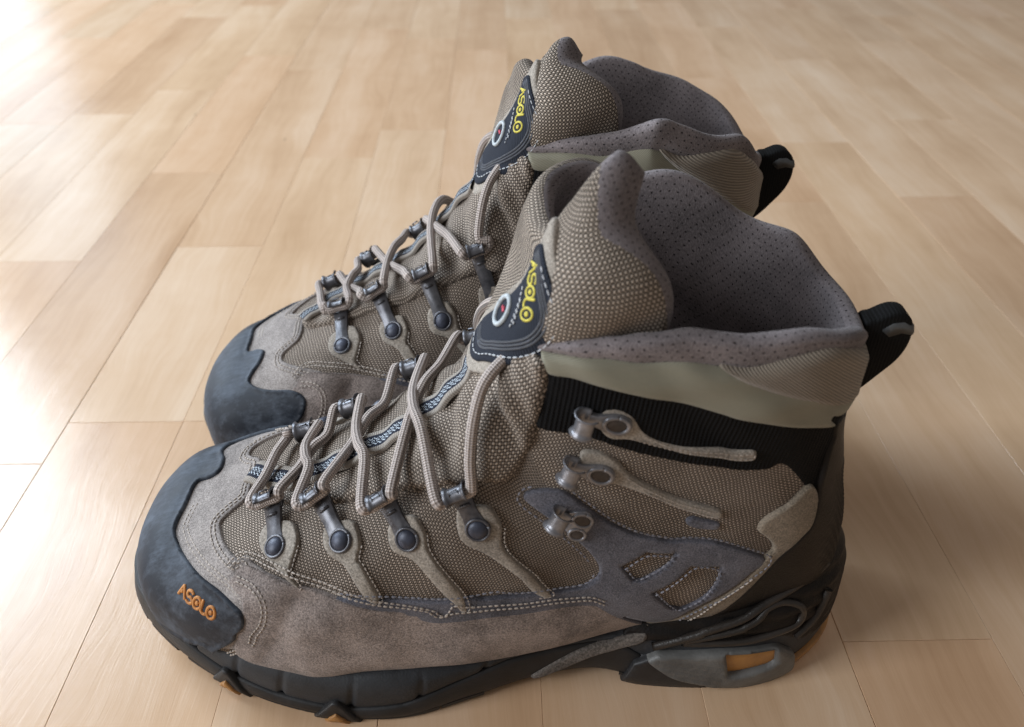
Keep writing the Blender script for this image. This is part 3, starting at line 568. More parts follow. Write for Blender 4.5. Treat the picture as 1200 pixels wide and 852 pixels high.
_RT = {k: _sm(RIM, 1.75, 17.75, k) for k in (1, -1)}; _LT = {k: _sm(LAV, .95, 17.5, k) for k in (1, -1)}
def _wr(ph): ph = np.asarray(ph, float); return np.where(ph > 0, ph-2*np.pi, ph)
def rim_t(ph, side=1): return np.interp(_wr(ph), _pg, _RT[side])
def lav_t(ph, side=1): return np.interp(_wr(ph), _pg, _LT[side])
def local_frame(p, q, fn=bodyo, h=0.):
    """frame on the surface at p, y axis towards q"""
    P = fn(np.array([p[0]]), np.array([p[1]]), h)[0]; Q = fn(np.array([q[0]]), np.array([q[1]]), h)[0]
    N = fn(np.array([p[0]]), np.array([p[1]]), h+.001)[0]-P; N /= np.linalg.norm(N)
    y = Q-P; L = np.linalg.norm(y-N*(y@N)); y = y-N*(y@N); y /= np.linalg.norm(y); x = np.cross(y, N)
    return P, np.stack([x, y, N], -1), L
def xf(V, P, Rm): return np.asarray(V)@Rm.T+P
def plate(outline, z0, z1, bev=.0004):
    o = np.asarray(outline, float); n = len(o); c = o.mean(0); V = []
    d = o-c; d /= np.linalg.norm(d, axis=1, keepdims=True)
    for z, k in ((z0, 0), (z1-bev, 0), (z1-bev*.3, bev*.3), (z1, bev)): V += [(*(q-dd*k), z) for q, dd in zip(o, d)]
    V.append((c[0], c[1], z1)); Fc = []
    for l in range(3): Fc += [(l*n+i, l*n+(i+1) % n, (l+1)*n+(i+1) % n, (l+1)*n+i) for i in range(n)]
    Fc += [(3*n+i, 3*n+(i+1) % n, 4*n) for i in range(n)]
    return np.array(V), Fc, None
def dome(c, r, z, hh, n=20, k=6):
    V = []; 
    for i in range(k):
        a = i/(k)*np.pi/2; rr = r*np.cos(a); V += [(c[0]+rr*np.cos(t), c[1]+rr*np.sin(t), z+hh*np.sin(a)) for t in np.linspace(0, 2*np.pi, n, endpoint=False)]
    V.append((c[0], c[1], z+hh)); Fc = [f[::-1] for f in grid_faces(k, n, False, True)]; Fc = [tuple(f[::-1]) for f in Fc]
    Fc = [tuple(reversed(f)) for f in Fc]; Fc += [((k-1)*n+i, (k-1)*n+(i+1) % n, k*n) for i in range(n)]
    return np.array(V), Fc, None
def cleat(cy, cz, r, w, th, a0, a1, flare=.0012, seg=16, nx=9):
    """curved strip (part of a tube round the lace) with flared rims; axis along x"""
    V = []; xs = np.linspace(-1, 1, nx); A = np.linspace(a0, a1, seg)
    for side in (0, 1):
        for x in xs:
            f = flare*max(0, (abs(x)-.62)/.38)**1.5
            rr = r+f+(0 if side == 0 else th)
            for a in A: V.append((x*w/2, cy+rr*np.cos(a), cz+rr*np.sin(a)))
    n1 = nx*seg; Fc = []
    for i in range(nx-1):
        for j in range(seg-1):
            a = i*seg+j; Fc += [(a, a+1, a+seg+1, a+seg), (n1+a, n1+a+seg, n1+a+seg+1, n1+a+1)]
    for i in range(nx-1):
        for j in (0, seg-1):
            a = i*seg+j; Fc.append((a, a+seg, n1+a+seg, n1+a))
    for j in range(seg-1):
        for i in (0, nx-1):
            a = i*seg+j; Fc.append((a, a+1, n1+a+1, n1+a))
    return np.array(V), Fc, None
def fixn(o):
    bm = bmesh.new(); bm.from_mesh(o.data); bmesh.ops.recalc_face_normals(bm, faces=bm.faces); bm.to_mesh(o.data); bm.free(); return o
def lace_loop(parent, p, q, s, k):
    P, Rm, L = local_frame(p, q, h=.0022)
    a = np.linspace(-.25*np.pi-.5, 1.25*np.pi+.5, 22)[::-1]; r = .0047
    arc = [(r*np.cos(t+np.pi), r*np.sin(t+np.pi)) for t in np.linspace(.12*np.pi, -1.12*np.pi+2*np.pi*0, 2)]
    circ = [(r*np.cos(t), r*np.sin(t)) for t in np.linspace(np.pi*.80, np.pi*2.20, 20)]
    neck = [(.0033, .0060), (.0031, .0085), (.0036, L-.0035), (.0038, L-.001), (-.0038, L-.001), (-.0036, L-.0035), (-.0031, .0085), (-.0033, .0060)]
    o = join_np('lace_loop', [plate(circ+neck, -.0015, .0004)], M['metal'], parent); o.data.transform(Matrix.Identity(4))
    v, f, _ = plate(circ+neck, -.0014, .0003)
    ring = tube(None, [(.0041*np.cos(t), .0041*np.sin(t), .0005) for t in np.linspace(0, 2*np.pi, 25)], .0006, None, None, 8)
    c1 = cleat(L, .0024, .0026, .0078, .0008, -2.2, 1.9, .0012)
    ribp = tube(None, [(-.0020, L-.0052, .0006), (.0020, L-.0052, .0006)], .0006, None, None, 8)
    w1 = tube(None, [(x*.0017, L+.0018+y*.0016, .0058-.0006*abs(y)) for x, y in ((-1, -1), (1, -1), (1, 1), (-1, 1), (-1, -1))], .00035, None, None, 6)
    me_old = o.data
    parts = [(v, f, None), ring, c1, ribp, w1]
    parts = [(xf(vv, P, Rm), ff, None) for vv, ff, _ in parts]
    bpy.data.objects.remove(o); o = fixn(join_np('lace_loop', parts, M['metal'], parent))
    d = dome((0, 0), .0037, .0002, .0021, 22, 6); fixn(mesh_np('rivet', xf(d[0], P, Rm), d[1], M['rivet'], o))
    return P, Rm, L
def lace_hook(parent, p, q, double=False):
    P, Rm, L = local_frame(p, q, h=.0022)
    ov = [(.0041*np.cos(t), .0052*np.sin(t)) for t in np.linspace(np.pi*.86, np.pi*2.14, 20)]
    neck = [(.0024, .0062), (.0022, L-.0040), (.0022, L), (-.0022, L), (-.0022, L-.0040), (-.0024, .0062)]
    if double: ov = [(x*1.5-.0012, y*.85) for x, y in ov]
    rg = tube(None, [(.0031*np.cos(t), .0041*np.sin(t), .0006) for t in np.linspace(0, 2*np.pi, 29)], .0008, None, None, 8)
    parts = [plate(ov+neck, -.0016, .0006), rg]
    if double: parts.append(tube(None, [(.0024*np.cos(t)-.0054, .0030*np.sin(t)-.001, .0006) for t in np.linspace(0, 2*np.pi, 25)], .0006, None, None, 8)); parts[1] = tube(None, [(.0028*np.cos(t)+.0010, .0036*np.sin(t), .0006) for t in np.linspace(0, 2*np.pi, 25)], .0007, None, None, 8)
    parts.append(cleat(L-.0006, .0031, .0026, .0074, .0008, -2.0, 2.45, .0012, 22, 11))
    o = fixn(join_np('lace_hook', [(xf(v, P, Rm), f, None) for v, f, _ in parts], M['metal_light'], parent))
    ecs = [((0, 0), .0024, .0033)] if not double else [((.001, 0), .0022, .0030), ((-.0054, -.001), .0019, .0025)]
    for c, rx, ry in ecs:
        v, f, _ = plate([(c[0]+rx*np.cos(t), c[1]+ry*np.sin(t)) for t in np.linspace(0, 2*np.pi, 18, endpoint=False)], .0003, .0009, .0002)
        fixn(mesh_np('eyelet_recess', xf(v, P, Rm), f, M['recess'], o))
    return P, Rm, L
# strokes for the lettering, each letter in a unit box (x right, y up)
def arcp(cx, cy, rx, ry, a0, a1, n=14): return [(cx+rx*math.cos(R(a)), cy+ry*math.sin(R(a))) for a in np.linspace(a0, a1, n)]
GLYPH = {'A': [[(0, 0), (.42, 1), (.9, .0)], [(.42, .62), (.30, .32)]],
 'S': [arcp(.5, .73, .36, .27, 30, 250)+arcp(.5, .27, .36, .27, 80, -150)],
 'O': [arcp(.5, .45, .40, .45, 0, 360, 20)], 'L': [[(.12, 1), (.12, .30)]+arcp(.45, .30, .33, .28, 180, 320, 8)], '.': [arcp(.5, .45, .10, .10, 0, 360, 8)]}
def lettering(name, fn, c, xdir, word, size, adv, r, mat, parent, h, flat=.7):
    """word laid on a surface: c centre in parameters, xdir = second point towards which the word runs"""
    e = 1e-3; q = fn(np.array([c[0], c[0]+e, c[0]]), np.array([c[1], c[1], c[1]+e]), h); J = np.stack([(q[1]-q[0])/e, (q[2]-q[0])/e], -1)
    N = fn(np.array([c[0]]), np.array([c[1]]), h+.001)[0]-q[0]; N /= np.linalg.norm(N)
    d = fn(np.array([xdir[0]]), np.array([xdir[1]]), h)[0]-q[0]; x = d-N*(d@N); x /= np.linalg.norm(x); y = np.cross(N, x)
    Ji = np.linalg.pinv(J); parts = []; W = adv*(len(word)-1)+size*.9
    for i, ch in enumerate(word):
        gl = list(GLYPH[ch])+(GLYPH['.'] if ch == 'O' else [])
        for st in gl:
            pts = resample(np.array(st, float), .06)
            X = -W/2+(i-(.30 if i == 4 else 0))*adv+pts[:, 0]*size*.9; Y = (pts[:, 1]-.5)*size
            pr = np.array(c)[None]+(np.outer(X, x)+np.outer(Y, y))@Ji.T
            S = fn(pr[:, 0], pr[:, 1], h); parts.append(tube(None, S, r, None, None, 6, flat=1))
    return fixn(join_np(name, parts, mat, parent))
LZ = {}
def build_lining(root, side=1, post=None):
    PHs = np.linspace(-2*np.pi+.54, -.54, 230); prof = []
    V = []; U = []
    ns, nr_, ni = 12, 12, 60
    for j, ph in enumerate(PHs):
        endf = np.clip(min(j, len(PHs)-1-j)/5., .05, 1)**.5
        tl, tr = float(lav_t(ph, side)), float(rim_t(ph, side)); tl = min(tl, tr-.1)
        q = np.linspace(0, 1, ns); t1 = tl+(tr-tl)*q; h1 = (.0008+.0016*np.sin(np.pi*(q*.62)))*endf
        t = np.concatenate([t1, np.full(nr_, tr), tr-np.linspace(0, 1, ni+1)[1:]**1.1*(tr-8.0)])
        th = np.linspace(0, np.pi, nr_+1)[1:]; r1 = (h1[-1]+.0044*endf)/2; c0 = h1[-1]-r1
        h2 = c0+r1*np.cos(th); up = r1*np.sin(th)*.75
        d3 = np.linspace(0, 1, ni+1)[1:]; h3 = np.full(ni, h2[-1])-.0022*np.sin(np.clip(d3*4, 0, 1)*np.pi/2)*endf
        h = np.concatenate([h1, h2, h3]); up = np.concatenate([np.zeros(ns), up, np.zeros(ni)])
        P = bodyo(t, np.full(len(t), ph), h); e1 = bodyo(np.array([tr]), np.array([ph])) - bodyo(np.array([tr-.3]), np.array([ph])); e1 /= np.linalg.norm(e1)
        P = P+up[:, None]*e1; P[:, 2] += .0009*np.sin(ph*9)*np.clip((t-13)/3, 0, 1)
        V.append(P); A = np.r_[0, np.cumsum(np.linalg.norm(np.diff(P, axis=0), axis=1))]; U.append(np.stack([np.full(len(t), ph*.046), A], -1))
    m = len(V[0]); V = np.vstack(V); 
    U = np.vstack(U)
    if post is not None: V = post(V)
    return fixn(mesh_np('padded_collar_lining', V, grid_faces(len(PHs), m), M['lining'], root, U))
def build_left(root):
    """the near boot, lateral side at -y; everything built on both sides"""
    # woven upper
    T = np.linspace(.03, 1, 190)[:, None]; PH = np.linspace(-np.pi, np.pi, 260)[None]
    top = np.minimum(lav_t(PH)-.15, 16.5); top = np.where(np.abs(PH) < .60, np.minimum(top, 11.3), top); tt = .03+(top-.03)*(T-.03)/.97
    pp = PH+0*tt; P = bodyo(tt.ravel(), pp.ravel()); mesh_np('woven_upper', P, grid_faces(190, 260), M['weave'], root, uv_upper(np.stack([tt.ravel(), pp.ravel()], -1), P), flip=False)
    # suede toe frame, both sides and over the toe
    cin = np.vstack([arr('cap_in')[::-1][:-3], ])     # from low lateral up to the recess
    cin = cin[cin[:, 0] > 0]
    cap_l = arr('cap_in')[2:][::-1]                     # low lateral -> recess
    lobe = arr('cap_in_top')[1:7]                       # recess -> medial lobe (top)
    # symmetric cap line: lateral low -> top centre
    capline = np.vstack([[(4.5, -1.75)], cap_l[:-1], [(3.56, -.10)]])
    full_cap = np.vstack([capline, [(3.60, .06)], [(3.95, .09), (4.15, .16), (4.12, .33), (3.95, .50), (3.95, .62), (4.2, .75), (4.55, .87), (4.95, .98), (5.2, 1.12), (5.28, 1.25), (5.2, 1.42), (4.9, 1.58), (4.5, 1.75)]])
    cap_poly = np.vstack([full_cap, [(3.6, 1.9), (2.5, 2.1), (1.2, 2.3), (.15, 2.3), (.15, 1.2), (.15, 0), (.15, -1.2), (.15, -2.3), (1.2, -2.3), (2.5, -2.1), (3.6, -1.9)]])
    wf = arr('win_front')                               # medial silhouette -> junction
    wl = np.vstack([[(4.93, .09)], wf[6:][0:7]])        # centre -> lateral junction
    inner = np.vstack([[(5.40, -.86)], wl[::-1][0:], [(4.93, .17), (4.8, .36), (4.62, .30), (4.6, .40), (4.80, .56), (5.1, .72), (5.40, .86)]])
    inner = np.vstack([[(5.32, -.80), (5.20, -.72)], wf[6:12][::-1], [(4.92, -.02), (4.95, .10), (4.90, .22), (4.74, .27), (4.62, .34), (4.66, .46), (4.9, .6), (5.15, .72), (5.32, .80)]])
    frame_poly = np.vstack([inner, [(5.6, 1.0), (5.6, 1.5), (4.6, 1.75), (3.2, 1.2), (2.9, .6), (2.9, 0), (2.9, -.6), (3.2, -1.2), (4.6, -1.75), (5.6, -1.5), (5.6, -1.0)]])
    fr = patch('toe_frame', frame_poly, .0014, .0005, M['suede_light'], root, crown=.0004)
    stitches([offset_path(inner[::-1], -.0022), offset_path(inner[::-1], -.0042)], fr, M['thread'], h=.0017)
    co = smooth_path(capline, 0, False, 3)
    cps = smooth_path(capline[2:], 0, False, 4)[::2]
    stitches([offset_path(cps, -.0030), offset_path(cps, -.0048)], fr, M['thread'], h=.0017)
    bead = lambda prm, S, d: .0007*np.exp(-((d-.0012)/.0006)**2)-.0003*np.exp(-((d-.0029)/.0007)**2)
    cp = patch('toe_cap', cap_poly, .0028, .0011, M['cap'], root, hfun=bead, step=.0012, cell=.0018, base=-.0012)
    lg = arr('logo'); lettering('toe_lettering', bodyo, lg[3]+[0, .0], lg[6], 'ASOLO', .0054, .0042, .00075, M['logo'], cp, .0027)
    for s in (-1, 1):
        g = arr('guard_top'); low = [(10.6, -2.5), (9.6, -2.75), (7.5, -2.3), (6, -2.1), (5.3, -1.95), (5.02, -1.72), (5.16, -1.45), (5.24, -1.3), (5.22, -1.17), (5.08, -1.08), (4.95, -1.0)]
        gp = np.vstack([g[:17], [(10.1, -2.42)], low])
        crease = lambda prm, S, d: -.0012*np.exp(-((S[:, 0]+.098-(S[:, 2]-.03)*.5)/.004)**2)*np.clip(d/.006, 0, 1)
        gd = patch('mudguard', sgn(gp, s), .0020, .0006, M['suede'], root, crown=.0007, hfun=crease)
        ln = g[1:16]
        stitches([sgn(offset_path(ln, .0024), s), sgn(offset_path(ln, .0042), s)], gd, M['thread'], h=.0025)
        ex = sgn(offset_path(np.array([(4.62, -1.0), (5.0, -1.06), (5.28, -1.12), (5.42, -1.25), (5.38, -1.4), (5.2, -1.52)]), .0030), s)
        if True:
            q1 = np.array([(5.12, -.98), (5.40, -1.08), (5.56, -1.24), (5.52, -1.44), (5.30, -1.60)]); stitches([sgn(q1, s), sgn(offset_path(q1, .0018), s)], gd, M['thread'], h=.0026)
        tp = arr('trim_top')
        holes = [sgn(arr('win1'), s), sgn(arr('win2'), s)]
        tpoly = np.vstack([tp[:32], [(10.2, -2.45), (9.95, -2.3), (9.80, -2.0), (9.6, -1.85), (8.8, -1.72), (7.9, -1.64), (7.3, -1.53), (6.6, -1.30)]])
        ov = patch('ankle_overlay', sgn(tpoly, s), .0019, .0005, M['nubuck'], root, holes=holes, rawholes=True, crown=.0005, base=-.0006, step=.0011, cell=.0019)
        stitches([sgn(offset_path(tp[1:10], .0022), s), sgn(offset_path(tp[10:17], .0020), s), sgn(offset_path(tp[18:27], .0022), s), sgn(offset_path(tp[26:31], .0022), s)]+
                 [sgn(offset_path(smooth_path(np.vstack([arr(w), arr(w)[:1]]), 0, False, 4), d_), s) for w, d_ in (('win1', -.0016), ('win2', -.0016))], ov, M['thread_dark'], h=.0021, sp=.0024)
        st = arr('strap'); sp_ = np.vstack([st[:14], [(11.5, -2.07), (10.9, -2.2), (10.3, -2.5), (9.9, -2.5), (10.0, -2.35), (10.4, -2.22)], st[18:]])
        stp = patch('heel_strap', sgn(sp_, s), .0020, .0009, M['strap'], root, base=-.0006, crown=.0005)
        stitches([sgn(offset_path(st[15:], -.0018), s)], stp, M['thread'], h=.0025)
        # side edge of the bellows tongue, a puffy woven gusset
    sq = arr('seam_q')
    tongue_poly = np.vstack([sq[1:], [(10.6, -.2), (10.3, 0), (10.6, .2)], mir(sq[1:]), [(5.0, .06), (4.97, -.05)]])
    tongue_poly[:, 0] = np.clip(tongue_poly[:, 0], 4.9, 11.6)
    def tfold(prm, S, d):
        t, p = prm[:, 0], np.abs(prm[:, 1]); g = lambda t0, p0, st_, sp_, a: a*np.exp(-((t-t0)/st_)**2-((p-p0)/sp_)**2)
        return g(9.3, .62, .45, .16, .0035)+g(8.3, .35, .3, .16, .0018)+g(10.3, .62, .45, .12, .0030)-g(9.9, .78, .12, .3, .0018)-g(8.75, .45, .12, .2, .0016)+g(7.2, .3, .2, .1, .0010)+.0006*np.sin(t*9+p*6)
    patch('bellows_tongue', tongue_poly, .0034, .0030, M['weave_top'], root, uvf=uv_top, hfun=tfold, base=-.0008, step=.0016)
    # webbing down the middle
    wb = smooth_path(arr('web'), 0, False, 16); wb = np.vstack([[(5.0, .02)], wb]); S = bodyo(wb[:, 0], wb[:, 1], .0047); S0 = bodyo(wb[:, 0], wb[:, 1], .0)
    S = resample(np.hstack([S, S0]), .0015); N = S[:, :3]-S[:, 3:]; N /= np.linalg.norm(N, axis=1, keepdims=True); S = S[:, :3]+N*.0006*np.sin(np.arange(len(S))*.45)[:, None]
    T_ = np.gradient(S, axis=0); T_ /= np.linalg.norm(T_, axis=1, keepdims=True); Wd = np.cross(N, T_); Wd /= np.linalg.norm(Wd, axis=1, keepdims=True)
    L = np.r_[0, np.cumsum(np.linalg.norm(np.diff(S, axis=0), axis=1))]; V = []; U = []
    prof = [(-1, -.0012), (-1, 0), (-.95, .0005), (-.6, .0007), (-.3, .0007), (0, .0007), (.3, .0007), (.6, .0007), (.95, .0005), (1, 0), (1, -.0012)]
    for i in range(len(S)):
        for a, z in prof: V.append(S[i]+Wd[i]*a*.0056+N[i]*z); U.append((L[i], a))
    mesh_np('striped_webbing', V, [f[::-1] for f in grid_faces(len(S), len(prof))], M['web'], root, U)
    # black knit, soft shell collar, ribbed back band, pull tab
    e = arr('elastic'); ep = np.vstack([e[:4], [(12.8, -.95), (13.7, -1.22), (14.5, -1.62), (15.0, -2.1), (15.1, -2.4), (15.1, -2.8)]]); eb = np.vstack([[(13.1, -2.75), (13.2, -2.45)], e[16:]])
    patch('black_knit_panel', np.vstack([ep, mirb(ep), mirb(eb)*1, eb]), .0010, .0008, M['elastic'], root, base=-.0005, hfun=lambda p, S, d: .0006*np.sin(p[:, 0]*4+p[:, 1]*3))
    s_ = arr('softshell'); upper = np.array([(11.75, -.64), (12.0, -.70), (12.25, -.75), (13.25, -.94), (13.85, -1.09), (14.7, -1.31), (15.1, -1.50), (15.6, -1.72), (16.15, -2.0), (16.45, -2.3), (16.4, -2.6), (16.2, -2.95)])
    lower = np.array([(15.0, -2.95), (15.0, -2.6), (15.05, -2.40)]+s_[11:].tolist()+[s_[0].tolist()])
    sh = patch('softshell_collar', np.vstack([upper, mirb(upper), mirb(lower), lower]), .0030, .0035, M['softshell'], root, base=-.0006, crown=.0012, hfun=lambda p, S, d: np.clip(d/.004, 0, 1)*(.0005*np.sin(S[:, 0]*190+S[:, 2]*160+1)+.0004*np.sin(S[:, 0]*90-S[:, 2]*330)))
    rb_u = np.array([(15.15, -1.50), (15.5, -1.64), (16.15, -1.85), (16.65, -2.1), (16.65, -2.4), (16.45, -2.7), (16.3, -3.0)]); rb_l = np.array([(15.30, -3.0), (15.28, -2.7), (15.32, -2.33), (15.32, -2.12), (15.27, -1.95), (15.18, -1.75), (15.08, -1.58)])
    patch('ribbed_back_band', np.vstack([rb_u, mirb(rb_u), mirb(rb_l), rb_l]), .0052, .0038, M['ribbed'], root, base=.0006, uvf=uv_wrap)
    # heel counter
    ct = np.array([(9.3, -2.8), (9.6, -2.55), (10.1, -2.46), (10.67, -2.30), (11.04, -2.13), (11.5, -2.04), (12.1, -1.985), (12.62, -2.09), (12.96, -2.19), (13.35, -2.24), (13.8, -2.30), (14.6, -2.47), (15.0, -2.6)])
    cm = mirb(ct)
    rib = lambda p, S, d: .0005*np.sin(S[:, 2]*2200)*np.clip((d-.002)/.002, 0, 1)*np.clip((S[:, 0]-.115)/.01, 0, 1)*(S[:, 2] < .105)
    hc = patch('heel_counter', np.vstack([ct, cm]), .0024, .0010, M['counter'], root, base=-.0006, hfun=rib, cell=.0016)
    # collar padding and lining
    build_lining(root)
    ins = []
    t = np.linspace(4, 11.2, 40); 
    so = sole(np.linspace(0, NS, 90), np.full(90, .75)); cc = np.array([.0, 0, .03])
    V = [(c_[0]*.88, c_[1]*.80, .030) for c_ in so]; mesh_np('insole', V+[(0, 0, .030)], [(i, i+1, 90) for i in range(89)], M['black'], root)
    # pull tab: folded webbing loop standing off the heel
    oc = smooth_path(np.array([(.122, .162), (.127, .1655), (.1335, .1685), (.139, .1675), (.1425, .163), (.1435, .155), (.141, .147), (.135, .139), (.128, .131), (.121, .127), (.118, .140)]), 0, True, 6)
    def fin(name, o2, hw, mat, par):
        c = np.array([.124, .148]); V = []; n = len(o2)
        for y, k in ((-hw, .0016), (-hw*.93, .0007), (-hw*.75, 0), (hw*.75, 0), (hw*.93, .0007), (hw, .0016)):
            d = o2-c; d /= np.linalg.norm(d, axis=1, keepdims=True); q = o2-d*k; V += [(.118+(p[0]-.118)*.84+.0005, y*.72, .150+(p[1]-.150)*.92-.002) for p in q]
        Fc = grid_faces(6, n, False, True)+[tuple(range(n)), tuple(5*n+i for i in range(n))]
        return fixn(mesh_np(name, V, Fc, mat, par, [(v[0], v[1]) for v in V]))
    pt = fin('pull_tab', oc, .0062, M['pulltab'], root)
    fin('reflective_stripe', np.array([(.1305, .1625), (.134, .1650), (.1385, .1655), (.1430, .1630), (.1440, .1600), (.1395, .1610), (.1345, .1595)]), .0066, M['reflect'], pt)
    # tabs, lace loops and hooks on both sides
    lp = arr('loops'); hk = arr('hooks'); LZ['cl'] = {}
    for s in (-1, 1):
        for k in range(4):
            tb = patch('lace_loop_tab', sgn(arr(f'tab{k+1}'), s)+[.22*(s > 0), 0], .0022, .0005, M['tab'], root, base=-.0005, crown=.0003, step=.0009, cell=.0015)
            stitches([sgn(offset_path(arr(f'tab{k+1}')[-7:-2], -.0012), s)+[.22*(s > 0), 0]], tb, M['thread'], h=.0021, sp=.0018, ln=.0012, r=.00025)
            p, q = sgn(lp[2*k:2*k+2], s)
            if s > 0: p = p+[.22, 0]; q = np.array([q[0]+.30, q[1]*.80])
            LZ['cl'][(s, k)] = lace_loop(root, p, q, s, k)
        for k in range(3):
            if k < 2:
                tb = patch('hook_tab', sgn(arr(f'tabh{k+1}'), s), .0017, .0009, M['tab'], root, base=-.0005, step=.0009, cell=.0016)
                tt_ = arr(f'tabh{k+1}'); a_ = tt_[3:8] if k == 0 else tt_[3:7]; b_ = tt_[8:12] if k == 0 else tt_[8:11]
                stitches([sgn(offset_path(a_, -.0013), s), sgn(offset_path(b_, -.0013), s)], tb, M['thread'], h=.0021, sp=.0018, ln=.0012, r=.00025)
            p, q = sgn(hk[2*k:2*k+2], s); LZ['cl'][(s, 'h%d' % k)] = lace_hook(root, p, q, k == 2)
        lt = patch('side_fabric_tag', sgn(arr('label_tag'), s), .0014, .0006, M['nubuck'], root, base=-.0004, step=.0009, cell=.0015)
    # laces
    def end(s, k, side, out=.0062, z=.0026, dy=0.):
        P, Rm, L = LZ['cl'][(s, k)]; return P+Rm@np.array([side*out*(-1 if s > 0 else 1), L+dy, z])
    def mid(t, ph, h): return bodyo(np.array([t]), np.array([ph]), h)[0]
    F_, B_ = (-1, 1)
    def lace(P, r=.0021):
        P = smooth_path(np.array(P), 0, False, 12); tube('shoelace', P, r, M['lace'], root, 12)
    sd = LZ['sd']
    def lc(s, k, w): return end(s, k, sd*w)
    def cleat_pts(s, k): return [end(s, k, -sd, .0070, .0036, .0026), end(s, k, -sd, .0050), end(s, k, 0, 0), end(s, k, sd, .0050), end(s, k, sd, .0068, .0036, .0024)]
    def mids(s, k, lift):   # over the tongue, from loop k on side s to the next loop on the other side
        a0 = lp[2*k+1]; a1 = lp[2*k+3]
        return [mid(a0[0]*(1-f)+a1[0]*f+.30*((1-f) if s > 0 else f), (-1 if s < 0 else 1)*(abs(a0[1])*(1-f)-abs(a1[1])*f), hh) for f, hh in ((.34, lift+.0003), (.5, lift+.0010), (.66, lift+.0003))]
    def strand(s0):
        P = []
        for k in range(4):
            s = s0 if k % 2 == 0 else -s0; P += cleat_pts(s, k)
            if k < 3: P += mids(s, k, .0062 if s < 0 else .0086)
        P += ([mid(9.15, -.74, .0095), mid(9.5, -.60, .0113), mid(9.9, -.50, .0100), mid(10.25, -.46, .0080), mid(10.6, -.42, .0035), mid(10.8, -.38, .000)] if s < 0 else
              [mid(9.25, .70, .0095), mid(9.6, .58, .0105), mid(10.0, .48, .0085), mid(10.4, .42, .0045), mid(10.8, .36, .000)])
        return P
    lace(strand(1)[::-1]+[mid(5.62, .22, .0085), mid(5.50, .06, .0088), mid(5.40, -.08, .0082)]+strand(-1))   # one continuous lace
